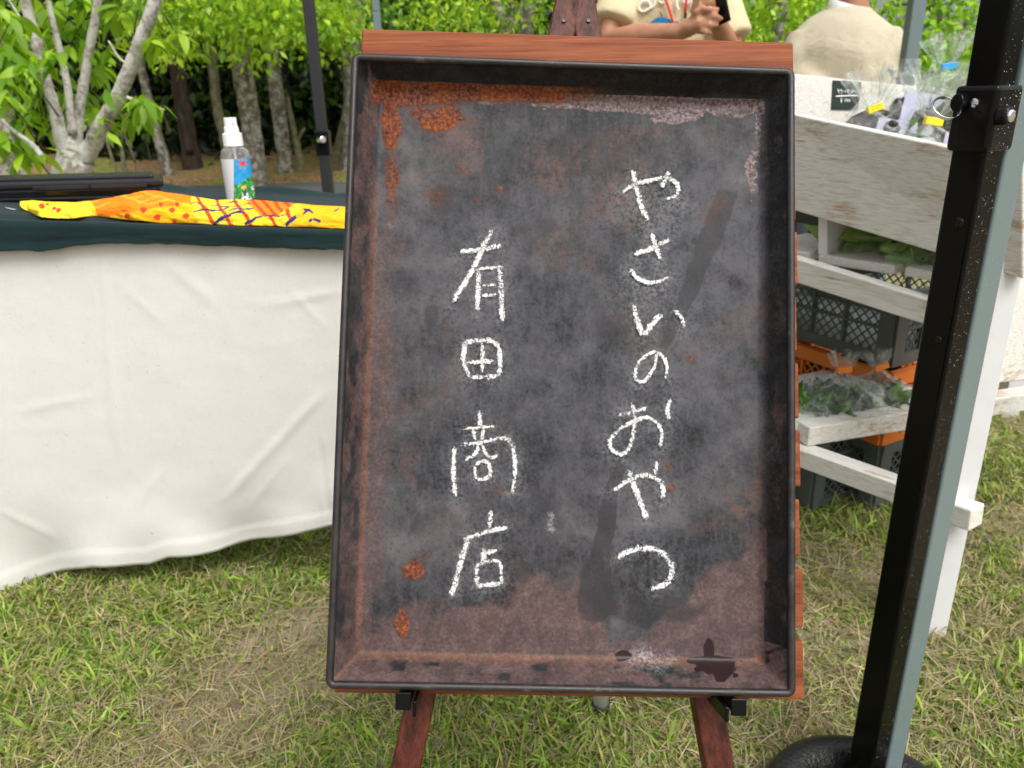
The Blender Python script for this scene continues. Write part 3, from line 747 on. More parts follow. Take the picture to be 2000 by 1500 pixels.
# the second pole, of the neighbouring tent, stands against its far side
P2 = P1 - NA * (W1 + .0022)
tp2 = empty("tent_pole", P2, "grey green tent pole standing close behind the wet black pole", "tent pole")
m = MB(); pole_box(m, P2, .02, 2.25, .036); m.build("tube", M['grey_pole'], tp2, bevel=.003, seg=3)
m = MB(); pole_box(m, P2, 0, .02, .06); m.build("foot_plate", M['grey_pole'], tp2, bevel=.002)
def drops(name, par, o, n, side, width, z0, z1, count, seed, rmin=.0004, rmax=.0011):
    """rain drops: low domes sitting on the face"""
    g = np.random.default_rng(seed); V, Fs = [], []
    for _ in range(count):
        r = .62 * (rmin + (rmax - rmin) * g.random() ** 2.4); z = g.uniform(z0, z1); s = g.uniform(-.46, .46) * width
        c = o + side * s + np.array([0, 0, z - o[2]]); b = len(V); up = np.array([0, 0, 1.])
        for (rr, h) in ((1, -.1), (.85, .38), (.45, .62)):
            for k in range(8):
                th = k * math.pi / 4; st = 1 + .35 * (math.sin(th) < 0) * g.random()
                V.append(c + (side * math.cos(th) + up * math.sin(th) * st) * r * rr + n * r * h)
        V.append(c + n * r * .68)
        for q in range(2):
            for k in range(8): Fs.append((b + q * 8 + k, b + q * 8 + (k + 1) % 8, b + (q + 1) * 8 + (k + 1) % 8, b + (q + 1) * 8 + k))
        for k in range(8): Fs.append((b + 16 + k, b + 16 + (k + 1) % 8, b + 24))
    return tag(mesh_np(name, V, Fs, M['drop'], par, smooth=True), kind='stuff')
pb_ = P1 + NB * W1 / 2
drops("water_drops", tp, pb_, NB, NA, W1 - .006, .1, zb0, 520, 3)
drops("water_drops", tp, P1 + NB * (W1 / 2 - .00125), NB, NA, W1 - .006, zb1, 1.25, 170, 4, .0004, .0011)
drops("water_drops", tp, P1 + NB * WB / 2, NB, NA, WB - .008, zb0, zb1, 90, 5, .0004, .0012)
drops("water_drops", tp, P1 + NA * WB / 2, NA, NB, WB - .008, zb0, zb1, 26, 6, .0004, .0008)
drops("water_drops", tp, pa, NA, NB, W1 - .006, .1, zb0, 70, 8, .0003, .0006)
drops("water_drops", tp2, P2 + NB * .018, NB, NA, .030, .1, 1.2, 190, 7, .0004, .0011)
# cast ring weight on the pole's foot
wc = np.array([P1[0] - .018, P1[1] - .055, 0])
wg = empty("pole_weight", wc, "wet black cast iron ring weight lying on the grass round the pole foot", "tent weight")
m = MB(); m.lathe(wc, [(.130, .004), (.138, .016), (.137, .040), (.129, .055), (.116, .062), (.100, .059), (.087, .048), (.081, .03), (.080, .004)], 56)
m.f = m.f[:-2]                                                        # open ring
n_ = 56; L_ = len(m.v) // n_
for k in range(n_): m.f.append(((L_ - 1) * n_ + k, (L_ - 1) * n_ + (k + 1) % n_, (k + 1) % n_, k))
m.build("ring", M['iron_wet'], wg, smooth=True)
m = MB(); m.beam(wc + np.array([-.088, 0, .016]), wc + np.array([.088, 0, .016]), .05, .03); m.beam(wc + np.array([0, -.088, .016]), wc + np.array([0, .088, .016]), .05, .029); m.build("cross_bar", M['iron_wet'], wg, bevel=.004)
# far poles
def far_pole(pts, Y, w, mat, label, clamp=None):
    a = onY(*pts[0], Y); x, y = a[0], a[1]
    e = empty("tent_pole", (x, y, 0), label, "tent pole")
    zc = onY(*clamp, Y)[2] if clamp else 1.3
    m = MB(); m.obox((x, y, zc / 2), (w / 2, 0, 0), (0, w / 2, 0), (0, 0, zc / 2)); m.build("outer_tube", mat, e, bevel=.004)
    m = MB(); m.obox((x, y, (zc + 2.6) / 2), (w * .47, 0, 0), (0, w * .47, 0), (0, 0, (2.6 - zc) / 2)); m.build("inner_tube", mat, e, bevel=.004)
    m = MB(); m.obox((x, y, .006), (w, 0, 0), (0, w, 0), (0, 0, .006)); m.build("foot_plate", mat, e)
    if clamp:
        m = MB(); m.obox((x, y, zc), (w * .66, 0, 0), (0, w * .66, 0), (0, 0, .045)); c = m.build("clamp", M['black_plastic'], e, bevel=.006)
        m = MB(); m.tube([(x - .005, y - w * .6, zc + .01), (x + .012, y - w * 1.25, zc + .012)], [.016, .013], 10); m.build("clamp_lever", M['chrome'], c, bevel=.003)
    return e
far_pole([(622, 190)], 3.1, .041, M['matte_black'], "slim matte black tent pole with a clamp standing before the dark wood", (632, 278))
far_pole([(735, 22)], 3.9, .034, M['grey_pole'], "grey green tent pole rising behind the upper left corner of the board")
far_pole([(1783, 60)], 2.75, .045, M['grey_pole'], "grey green tent pole beside the person in the beige knit top")

# ================================================================ TABLE
ZT = .735
def ztop(X): return np.clip(.746 - .060 * (np.asarray(X, float) + .85), .69, .775)
def front_Y(X): return 1.335 + .012 * (X + 1.06)
BACKY = 1.80; TX0, TX1 = -2.0, -.262
def make_tablecloth():
    top_pts = []
    us = np.linspace(TX0, TX1, 300)
    vv = np.concatenate([np.linspace(-.30, 0, 8)[:-1], np.linspace(0, 1, 100)])
    U, T = np.meshgrid(us, vv, indexing='ij')
    # hem follows the photo: low on the left, lifted on the right
    hx = [-2.0, -1.06, -.95, -.80, -.66, -.55, -.45, -.40, -.262]
    hem_px = [(0, 1160), (180, 1108), (290, 1105), (330, 1088), (420, 1083), (520, 1060), (600, 1038), (645, 1030)]
    hp = []
    for q in hem_px:
        p = onY(*q, 1.34); p = onY(*q, front_Y(p[0])); hp.append((p[0], p[2]))
    hp = np.array(hp); hem = np.interp(U, np.concatenate([[-2.0], hp[:, 0], [TX1]]), np.concatenate([[.02], hp[:, 1], [hp[-1, 1] + .004]]))
    ZU = ztop(U); Zt = ZU - .004 - np.maximum(T, 0) * (ZU - .004 - hem)
    q = np.stack([U.ravel(), Zt.ravel()], -1)
    tt = np.maximum(T, 0)
    disp = .009 * (fbm(q * np.array([3, 1.5]), 51, 3).reshape(U.shape) - .5) * tt + .0011 * (fbm(q * np.array([14, 22]), 52, 3).reshape(U.shape) - .5) * sstep(0, .15, tt)
    def crease(xa, za, xb, zb, a, w):
        A, B = np.array([xa, za]), np.array([xb, zb]); d = B - A; L = np.linalg.norm(d); d /= L
        s_ = (q - A) @ d; n_ = (q - A) @ np.array([-d[1], d[0]]) + .006 * (vnoise(q * 18, 60) - .5)
        g = np.exp(-(n_ / w) ** 2) * sstep(-.02, .06, s_) * sstep(L + .02, L - .06, s_)
        return (.42 * a * g).reshape(U.shape)
    def P_(x, y): p = onY(x, y, 1.34); return p[0], p[2]
    for (a, b, amp, w) in (((205, 490), (222, 860), .0045, .009), ((222, 700), (235, 900), .004, .012), ((165, 520), (160, 1000), -.003, .022), ((640, 760), (430, 985), .007, .012), ((620, 850), (645, 1040), -.006, .006),
                           ((560, 900), (480, 1000), .004, .008), ((690, 560), (520, 600), .004, .010), ((320, 500), (430, 600), .004, .018), ((0, 990), (110, 1060), .005, .014), ((640, 640), (560, 560), .003, .010),
                           ((100, 500), (115, 560), .004, .008), ((250, 560), (330, 640), .003, .010), ((30, 800), (200, 770), .003, .010), ((330, 900), (240, 1020), .003, .014)):
        disp = disp + crease(*P_(*a), *P_(*b), amp, w * .7)
    disp = disp + (.006 * (fbm(np.stack([q[:, 0] * 10, q[:, 1] * .8], -1), 66, 2) - .5)).reshape(U.shape) * sstep(.05, .5, tt)
    rg = 1 - np.abs(2 * fbm(q * np.array([9, 13]), 57, 4) - 1); rg2 = 1 - np.abs(2 * fbm(np.stack([q[:, 0] * 7 + q[:, 1] * 6, q[:, 1] * 16 - q[:, 0] * 3], -1), 58, 3) - 1)
    disp = disp + ((.0002 * sstep(.86, 1, rg) + .0002 * sstep(.86, 1, rg2)).reshape(U.shape)) * sstep(.02, .1, tt)
    fold = .012 * np.sin((U + 1.2) * 15 + 1.2) * sstep(.72, 1, tt) + .008 * np.sin((U + .3) * 31) * sstep(.85, 1, tt)
    hemline = .0022 * sstep(.945, .952, tt) 
    corner = sstep(-.30, TX1, U) * .035 * tt
    Yf = front_Y(U) - .006 - disp - fold - hemline + corner + .018 * tt ** 2
    Yt = np.where(T < 0, front_Y(U) - T * 1.5, Yf)
    Z = np.where(T < 0, ZU, Zt); Z = np.where(T == 0, ZU - .002, Z)
    o = mesh_np("tablecloth", np.stack([U, Yt, Z], -1).reshape(-1, 3), grid_faces(len(us), len(vv)), M['canvas'], smooth=True)
    s_ = o.modifiers.new("thick", 'SOLIDIFY'); s_.thickness = .0008
    tag(o, "plain cream canvas cloth hanging down the front of the table to the grass", "tablecloth")
make_tablecloth()
tb = empty("folding_table", (-1.1, 1.57, 0), "folding table hidden under the cream canvas and dark green cloth", "table")
zl, zr = float(ztop(TX0)), float(ztop(TX1))
m = MB(); m.hexa([(TX0, front_Y(TX0), zl - .035), (TX1 - .01, front_Y(TX1), zr - .035), (TX1 - .01, BACKY, zr - .035), (TX0, BACKY, zl - .035), (TX0, front_Y(TX0), zl - .006), (TX1 - .01, front_Y(TX1), zr - .006), (TX1 - .01, BACKY, zr - .006), (TX0, BACKY, zl - .006)])
m.build("table_top", M['white_plastic'], tb)
for x, y in ((-1.9, 1.38), (-.36, 1.48), (-1.9, 1.74), (-.36, 1.74)):
    m = MB(); m.tube([(x, y, 0), (x, y, float(ztop(x)) - .030)], .0125, 10); m.build("leg", M['grey_pole'], tb, smooth=True)
def make_green():
    us = np.linspace(TX0, TX1 + .01, 260); nT, nF = 46, 22
    tv = np.concatenate([np.linspace(-1, 0, nT)[:-1], np.linspace(0, 1, nF)])
    U, T = np.meshgrid(us, tv, indexing='ij')
    low_px = [(0, 488), (90, 489), (150, 480), (220, 473), (330, 476), (450, 480), (560, 484), (680, 486)]
    lp = np.array([(lambda p: (p[0], p[2]))(onY(*a, front_Y(onY(*a, 1.35)[0]) - .018)) for a in low_px])
    low = np.interp(U, np.concatenate([[TX0], lp[:, 0], [TX1 + .02]]), np.concatenate([[lp[0, 1]], lp[:, 1], [lp[-1, 1]]])) + .0025 * (vnoise(np.stack([U.ravel() * 60, U.ravel() * 0], -1), 71).reshape(U.shape) - .5)
    q = np.stack([U.ravel(), T.ravel()], -1)
    z0 = ztop(U) + .004 + .006 * fbm(q * np.array([9, 3]), 72, 4).reshape(U.shape)
    backrip = .010 * np.exp(-((T + .97) / .05) ** 2) * (1 + np.sin(U * 21) * .5) * sstep(-.95, -.75, U)
    ff = np.clip(T, 0, 1)
    Zf = (ztop(U) + .008) * (1 - ff) + low * ff
    rnd = .012 * np.sin(np.clip(ff * 6, 0, math.pi / 2))
    Y = np.where(T <= 0, front_Y(U) + (-T) * (BACKY + .005 - front_Y(U)), front_Y(U) - rnd - .004 - .012 * fbm(q * np.array([11, 2.2]), 73, 4).reshape(U.shape) * ff - .006 * (vnoise(q * np.array([4, 3]), 74).reshape(U.shape)) * ff)
    Z = np.where(T <= 0, z0 + backrip - .008 * sstep(-.08, 0, T), np.minimum(Zf, z0 + .0) )
    o = mesh_np("green_cloth", np.stack([U, Y, Z], -1).reshape(-1, 3), grid_faces(len(us), len(tv)), M['green_cloth'], smooth=True)
    s_ = o.modifiers.new("thick", 'SOLIDIFY'); s_.thickness = .0015
    tag(o, "dark green linen cloth spread over the table top, its edge hanging over the canvas", "table runner")
make_green()
def make_wrap():
    """yellow printed cotton rolled loosely along the front edge of the table"""
    xs = np.array([48, 75, 110, 150, 180, 240, 300, 360, 420, 470, 520, 570, 620, 680, 720.])
    lo = np.array([408, 424, 427, 426, 422, 428, 434, 437, 440, 442, 444, 445, 446, 447, 448.])
    hi = np.array([392, 392, 394, 395, 391, 380, 371, 381, 392, 389, 391, 396, 402, 404, 406.])
    nx, ns = 520, 46
    X = np.linspace(48, 720, nx); L, Hh = np.interp(X, xs, lo), np.interp(X, xs, hi)
    k = np.exp(-np.linspace(-2, 2, 31) ** 2); k /= k.sum()
    L = np.convolve(np.pad(L, 15, 'edge'), k, 'valid'); Hh = np.convolve(np.pad(Hh, 15, 'edge'), k, 'valid')
    V = np.zeros((nx, ns, 3)); PXY = np.zeros((nx, ns, 2))
    for i in range(nx):
        x = X[i]; zx_ = float(ztop(onY(x, L[i], 1.36)[0])); a = onZ(x, L[i], zx_ + .010); Yl = min(max(a[1], front_Y(a[0]) + .002), 1.40)
        a = onY(x, L[i], Yl); a[2] = max(a[2], zx_ + .0075)
        b = onY(x, Hh[i], Yl + .045)
        s = np.linspace(0, 1, ns)
        for j, t in enumerate(s):
            if t < .72:
                q = t / .72; p = a + (b - a) * q + np.array([0, -.012 * math.sin(math.pi * q) ** .8, .004 * math.sin(math.pi * q)])
            else:
                q = (t - .72) / .28; p = b + np.array([0, .05 * q, -(b[2] - zx_ - .009) * q ** 1.5])
            V[i, j] = p
    d = .013 * (fbm(np.stack([V[..., 0].ravel() * 26 + V[..., 2].ravel() * 30, V[..., 2].ravel() * 60 + V[..., 1].ravel() * 30], -1), 81, 4).reshape(nx, ns) - .5)
    V[..., 1] -= d; V[..., 2] += d * .5; V[..., 2] = np.maximum(V[..., 2], ztop(V[..., 0]) + .006)
    x, y = to_px(V.reshape(-1, 3)); q = np.stack([x, y], -1)
    wob = (vnoise(q / 14, 82) - .5) * 5; x2, y2 = x + wob, y + (vnoise(q / 12, 83) - .5) * 4
    yel, org, amb, red, blu = (np.array(c) for c in ((.80, .60, .035), (.82, .21, .012), (.82, .42, .014), (.62, .055, .022), (.030, .030, .12)))
    C = np.tile(yel, (len(x), 1)); C[:] = yel
    C[(x2 > 185 + (y2 - 395) * .4) & (x2 < 372 + (y2 - 380) * .25)] = amb
    o_ = (x2 > 176 + (y2 - 392) * .5) & (y2 < 425 - (x2 - 200) * .175) & (x2 < 372); C[o_] = org
    for kk in range(5):                                              # green squiggles on the orange panel
        yy = 402 - kk * 7 - (x2 - 190) * .06 + 3 * np.sin(x2 / 9 + kk * 2)
        C[o_ & (np.abs(y2 - yy) < .9) & (np.sin(x2 / 22 + kk) > -.3)] = np.array([.42, .40, .05])
    for (cx, cy, r) in ((250, 424, 6), (279, 410, 6.5), (306, 425, 6.5), (314, 401, 5), (336, 409, 6), (347, 399, 4.5), (362, 421, 7), (340, 434, 5), (82, 402, 6), (92, 398, 3), (113, 411, 5), (104, 408, 4)):
        C[((x2 - cx) / r) ** 2 + ((y2 - cy) / (r * .85)) ** 2 < 1] = red
    z3 = (x2 > 372 + (y2 - 380) * .25) & (x2 < 600)
    C[z3] = yel
    c4 = (x2 > 578 + (y2 - 420) * -.5); C[c4] = amb
    for cx in (392, 425, 462, 510, 550): C[z3 & ~c4 & (np.abs((x2 - cx) - (y2 - 395) * .62) < 4.2)] = red
    st = (x2 > 478 + (y2 - 390) * .9) & (x2 < 572 - (y2 - 400) * 1.5) & (y2 < 421); C[st] = org
    for cx in (500, 520, 540, 560): C[st & (np.abs((x2 - cx) - (y2 - 400) * .9) < 4)] = red
    for (xa, ya, xb, yb, w) in ((378, 413, 445, 408, 2), (410, 404, 492, 400, 1.3), (445, 413, 495, 406, 1.6), (370, 396, 400, 402, 1.4), (418, 438, 450, 418, 3.6), (450, 418, 478, 416, 2.2), (478, 440, 505, 424, 3.2), (505, 424, 560, 418, 1.5), (560, 440, 580, 424, 4), (440, 398, 470, 392, 1.2),
                                (590, 410, 612, 416, 2.2), (590, 419, 608, 411, 2.2), (605, 434, 612, 429, 3.5), (612, 428, 626, 436, 3.8), (652, 414, 662, 407, 1.6)):
        d_ = np.array([xb - xa, yb - ya]); Ls = np.linalg.norm(d_); d_ = d_ / Ls
        s_ = (x2 - xa) * d_[0] + (y2 - ya) * d_[1]; n_ = -(x2 - xa) * d_[1] + (y2 - ya) * d_[0] + 2.2 * np.sin(s_ / 9)
        C[(s_ > 0) & (s_ < Ls) & (np.abs(n_) < w * (1 - .5 * np.abs(s_ / Ls - .5)))] = blu
    o = mesh_np("wrapping_cloth", V.reshape(-1, 3), grid_faces(nx, ns), M['print_cloth'], smooth=True, col=C)
    s_ = o.modifiers.new("thick", 'SOLIDIFY'); s_.thickness = .0012
    tag(o, "yellow and orange printed cotton cloth rolled along the front of the green table cloth", "cloth")
    m = MB(); p = [onY(x, y, 1.42) for x, y in ((50, 411), (35, 410), (22, 408), (11, 405))]; m.tube(p, [.0007, .0006, .0005, .0003], 5); m.build("loose_thread", M['white_plastic'], o)
make_wrap()
# spray bottle
zb_ = float(ztop(-.62)) + .011; bc = onZ(472, 391, zb_); bc = np.array([bc[0], bc[1], zb_]); sc_ = (bc @ np.array([0, 1, 0])) * 1.03 / F
bt = empty("spray_bottle", bc, "clear spray bottle with white pump and a blue painted label on the green cloth", "spray bottle")
def zpx(y): return onY(472, y, bc[1])[2] - bc[2]
Rb = 25.5 * sc_
z_sh, z_nk, z_lab = zpx(300), zpx(284), zpx(308)
m = MB(); m.lathe(bc, [(.002, .0005), (Rb * .9, .0), (Rb, .004), (Rb, z_lab), (Rb * .985, z_sh), (Rb * .86, zpx(291)), (Rb * .62, zpx(286)), (Rb * .45, z_nk)], 32); m.build("bottle", M['clear'], bt, smooth=True)
m = MB(); m.lathe(bc, [(17.3 * sc_, z_nk - .001), (17 * sc_, zpx(260)), (13 * sc_, zpx(259)), (12.6 * sc_, zpx(248)), (11.3 * sc_, zpx(247)), (10.8 * sc_, zpx(229))], 28)
pm = m.build("pump", M['white_plastic'], bt, bevel=.0008)
m = MB(); nz_ = bc + np.array([.009, -.012, zpx(236)]); m.tube([nz_, nz_ + np.array([.003, -.004, 0])], .0022, 8); m.build("nozzle", M['white_plastic'], pm)
m = MB(); m.tube([bc + np.array([0, 0, z_nk]), bc + np.array([0, 0, zpx(312)]), bc + np.array([0, 0, .01])], [.0035, .0022, .002], 8); m.build("dip_tube", M['white_plastic'], bt)
def make_label():
    na, nh = 200, 160; th = np.linspace(-2.75, .15, na); z = np.linspace(.003, z_lab - .0005, nh)
    A, Z = np.meshgrid(th, z, indexing='ij')
    V = np.stack([bc[0] + (Rb + .0004) * np.cos(A), bc[1] + (Rb + .0004) * np.sin(A), bc[2] + Z], -1).reshape(-1, 3)
    x, y = to_px(V); q = np.stack([x, y], -1); n = fbm(q / 9, 91, 3)
    C = np.tile(np.array([.02, .30, .62]), (len(x), 1)) * (.75 + .6 * n)[:, None]
    hill = y > 362 - (x - 460) * .62 + 3 * (n - .5); C[hill] = (np.array([[.02, .20, .035]]) * (.5 + 1.6 * n)[:, None])[hill]
    sp = hill & (vnoise(q / np.array([1.2, 4.]), 92) > .80); C[sp] = np.array([.55, .68, .45])
    d = np.hypot(x - 474, y - 319); C[d < 5.4] = np.array([.72, .06, .03])
    for k in range(7):
        a = k * 2 * math.pi / 7 - 1.57; C[np.hypot(x - 474 - 9.6 * math.cos(a), y - 319 - 10 * math.sin(a)) < 1.9] = np.array([.75, .10, .08])
    def E(cx, cy, rx, ry, c): C[((x - cx) / rx) ** 2 + ((y - cy) / ry) ** 2 < 1] = np.array(c)
    E(476, 366, 5.5, 3.5, (.80, .50, .06)); E(478, 372, 3, 5, (.03, .02, .02)); E(477, 370, 1.7, 2.6, (.66, .42, .30)); E(480, 380, 5.5, 6, (.06, .08, .10)); E(483, 379, 2, 3, (.75, .85, .9)); E(474, 381, 1.3, 5, (.7, .7, .62))
    E(482, 388, 9.5, 5.5, (.85, .85, .84)); E(478, 389, 2.2, 1.6, (.03, .03, .03)); E(487, 386, 2.2, 1.5, (.03, .03, .03)); E(494, 367, 3, 4.5, (.85, .85, .84)); E(495, 366, 1.2, 2, (.03, .03, .03))
    C[x < 456.5] = np.array([.62, .63, .63])
    mesh_np("label", V, grid_faces(na, nh), M['label'], bt, smooth=True, col=C)
make_label()
# black storage box at the back of the table
def make_box():
    ZT = float(ztop(-1.0)) + .004; Yb0, Yb1 = 1.49, 1.60
    x1 = onY(322, 372, Yb0)[0]; x0 = -1.75; zt = max(onY(60, 357, Yb0)[2], ZT + .03)
    e = empty("storage_box", ((x0 + x1) / 2, 1.72, ZT), "flat black plastic storage box with a lid at the back of the green table", "storage box")
    m = MB(); m.hexa([(x0 + .03, Yb0 + .010, ZT + .006), (x1 - .012, Yb0 + .010, ZT + .006), (x1 - .012, Yb1 - .02, ZT + .006), (x0 + .03, Yb1 - .02, ZT + .006), (x0 + .012, Yb0 + .004, zt - .012), (x1 - .006, Yb0 + .004, zt - .012), (x1 - .014, Yb1 - .012, zt - .012), (x0 + .01, Yb1 - .012, zt - .012)])
    b = m.build("box_body", M['lid'], e, bevel=.006)
    m = MB(); m.beam((x0 + .2, Yb0 + .004, zt - .030), (x1 - .06, Yb0 + .004, zt - .030), .006, .004); m.build("rib", M['lid'], b, bevel=.001)
    m = MB(); m.obox(((x0 + x1) / 2, (Yb0 + Yb1) / 2, zt - .006), ((x1 - x0) / 2, 0, 0), (0, (Yb1 - Yb0) / 2, 0), (0, 0, .0075)); l = m.build("lid", M['lid'], e, bevel=.005, seg=3)
    m = MB(); m.obox(((x0 + x1) / 2, (Yb0 + Yb1) / 2, zt + .004), ((x1 - x0) / 2 - .018, 0, 0), (0, (Yb1 - Yb0) / 2 - .016, 0), (0, 0, .004)); m.build("lid_panel", M['lid'], l, bevel=.003)
    for xx in (onY(70, 372, Yb0)[0], onY(180, 372, Yb0)[0]):
        m = MB(); m.obox((xx + .05, Yb0 - .0015, zt - .010), (.055, 0, 0), (0, .003, 0), (0, 0, .0035)); m.build("lid_clip", M['lid'], l, bevel=.001)
    for o in [b, l] + list(b.children) + list(l.children):
        for v in o.data.vertices: v.co.x += (v.co.y - Yb0) * x1 / Yb0
make_box()

# ================================================================ VEGETABLE STAND
def plank(name, A, B, thick, mat, parent, back=None, bevel=.0025):
    """plank whose visible face has corners A0,A1 (top, left to right) and B1,B0 below; 'back' is the direction of its thickness"""
    P = [np.asarray(p, float) for p in (A[0], A[1], B[1], B[0])]
    n = unit(np.cross(P[1] - P[0], P[3] - P[0]))
    if back is None: back = n if n[1] > 0 else -n
    m = MB(); Q = [p + np.asarray(back) * thick for p in P]
    m.hexa([P[3], P[2], P[1], P[0], Q[3], Q[2], Q[1], Q[0]])
    o = m.build(name, mat, parent, bevel=bevel); return o
vs_ = empty("vegetable_stand", (.95, 1.4, 0), "whitewashed wooden vegetable stand with sloping display box behind the tent poles", "display stand")
# side of the sloping display box
plank("side_board", (onY(1520, 217, 1.475), onY(1998, 318, 1.10)), (onY(1520, 402, 1.475), onY(1998, 545, 1.10)), .018, M['white_s'], vs_)
# its back board with the price card
plank("back_board", (onY(1520, 141, 1.66), onY(1905, 180, 1.95)), (onY(1520, 262, 1.66), onY(1905, 290, 1.95)), .016, M['white_x'], vs_)
# sloping floor of the display box
m = MB(); a, b, c, d = onY(1530, 330, 1.50), onY(1960, 450, 1.13), onY(2150, 400, 1.35), onY(1700, 262, 1.72)
m.hexa([a, b, c, d, a + (0, 0, .012), b + (0, 0, .012), c + (0, 0, .012), d + (0, 0, .012)]); m.build("display_floor", M['white_x'], vs_)
# middle rail, slab ends and small box side under it
plank("middle_rail", (onY(1520, 494, 1.45), onY(1880, 606, 1.17)), (onY(1520, 541, 1.45), onY(1880, 659, 1.17)), .022, M['white_s'], vs_)
def slab(x0, y0, x1, y1, Y0, Y1, name="shelf_plank"):
    a, b = onY(x0, y0, Y0), onY(x1, y1, Y1); dz = np.array([0, 0, -.017]); k = np.array([.30, .24, .0])
    m = MB(); m.hexa([a + dz, b + dz, b + dz + k, a + dz + k, a, b, b + k, a + k]); return m.build(name, M['white_x'], vs_, bevel=.003)
slab(1598, 497, 1748, 518, 1.425, 1.305); slab(1768, 520, 1905, 545, 1.29, 1.18); slab(1470, 478, 1580, 494, 1.53, 1.44)
a, b = onY(1598, 425, 1.43), onY(1598, 497, 1.43); k = np.array([.26, .21, 0.])
m = MB(); t_ = np.array([.012, -.012, 0]); m.hexa([b, b + t_, b + t_ + k, b + k, a, a + t_, a + t_ + k, a + k]); m.build("shelf_divider", M['white_paint'], vs_, bevel=.001)
# legs
def leg(p, z0, z1, w=.036, d=.036, mat='white_paint'):
    m = MB(); m.obox((p[0], p[1], (z0 + z1) / 2), (w / 2, 0, 0), (0, d / 2, 0), (0, 0, (z1 - z0) / 2)); return m.build("leg", M[mat], vs_, bevel=.002)
lg = onZ(1822, 1248, 0); leg((lg[0] + .004, lg[1] + .02), 0, .80, .040, .036)
leg((.50, 1.55), 0, .88); p = onY(1965, 810, 2.1); leg((p[0], p[1]), 0, .42, .05, .04); leg((1.62, 1.62), 0, .80)
# lower frame
def bar(a, b, w, h, name="frame_bar", mat='white_x'):
    m = MB(); m.beam(a, b, w, h); return m.build(name, M[mat], vs_, bevel=.0025)
pa_, pb2 = onY(1566, 846, 1.385), onY(2100, 762, 1.60); pa_[2] -= .0; 
bar(pa_ + (pa_ - pb2) * .0, pb2, .042, .040)
qa, qb = onY(1540, 878, 1.40), onY(1908, 1011, 1.085); bar(qa, qb, .040, .038, mat='white_s')
# front fascia of the lower box
plank("front_board", (onY(1921, 516, 1.135), onY(2300, 500, 1.28)), (onY(1917, 752, 1.135), onY(2300, 712, 1.28)), .018, M['white_x'], vs_)
m = MB(); a, b = onY(1958, 450, 1.16), onY(1952, 520, 1.16); m.beam(onY(1968, 440, 1.165), onY(1957, 530, 1.165), .034, .02, up=(0, 1, 0)); m.build("upright", M['white_paint'], vs_, bevel=.0015)
# price card
def make_card():
    bo = onY(1520, 141, 1.66); n = unit(np.cross(onY(1905, 180, 1.95) - bo, bo - onY(1520, 262, 1.66))); n = n if n[1] < 0 else -n
    o0 = bo + n * .0035
    P = [onP(x, y, o0, n) for x, y in ((1624, 214), (1676, 215), (1683, 160), (1628, 157))]
    e = empty("price_card", P[0], "small dark green price card with white writing on the back board of the stand", "price card")
    m = MB(); m.hexa([p - n * .0025 for p in P] + P); m.build("card", plain("card_green", (.018, .030, .028), .5, .4, .1, 60), e)
    m = MB(); pts = lambda L: [onP(1500 + x / 6.0, y / 6.0, o0 + n * .0006, n) for x, y in L]
    for L, r in (([(815, 1045), (835, 1090)], .9), ([(838, 1050), (820, 1075)], .7), ([(858, 1045), (850, 1060)], .7), ([(848, 1062), (872, 1058), (860, 1105)], .7), ([(880, 1072), (893, 1072)], .7), ([(905, 1085), (912, 1060)], .7),
                 ([(935, 1045), (940, 1090)], .9), ([(930, 1065), (952, 1060)], .7), ([(965, 1075), (982, 1078)], .7), ([(990, 1055), (985, 1095)], .8), ([(1003, 1055), (1000, 1078)], .7), ([(1015, 1060), (1022, 1085)], .7),
                 ([(795, 1130), (900, 1124), (1050, 1121)], 1.3), ([(850, 1150), (858, 1170), (868, 1150)], .7), ([(858, 1170), (858, 1205)], .7), ([(848, 1180), (870, 1178)], .6), ([(848, 1190), (870, 1188)], .6),
                 ([(900, 1155), (902, 1195)], .9), ([(922, 1150), (918, 1178), (938, 1176)], .7), ([(932, 1158), (933, 1200)], .7), ([(950, 1165), (946, 1182), (955, 1192), (962, 1178), (956, 1164), (950, 1165)], .7)):
        q = pts(L); m.tube(q, r * .00058 * 1.9, 5, sq=1)
    m.build("writing", M['white_plastic'], e)
make_card()

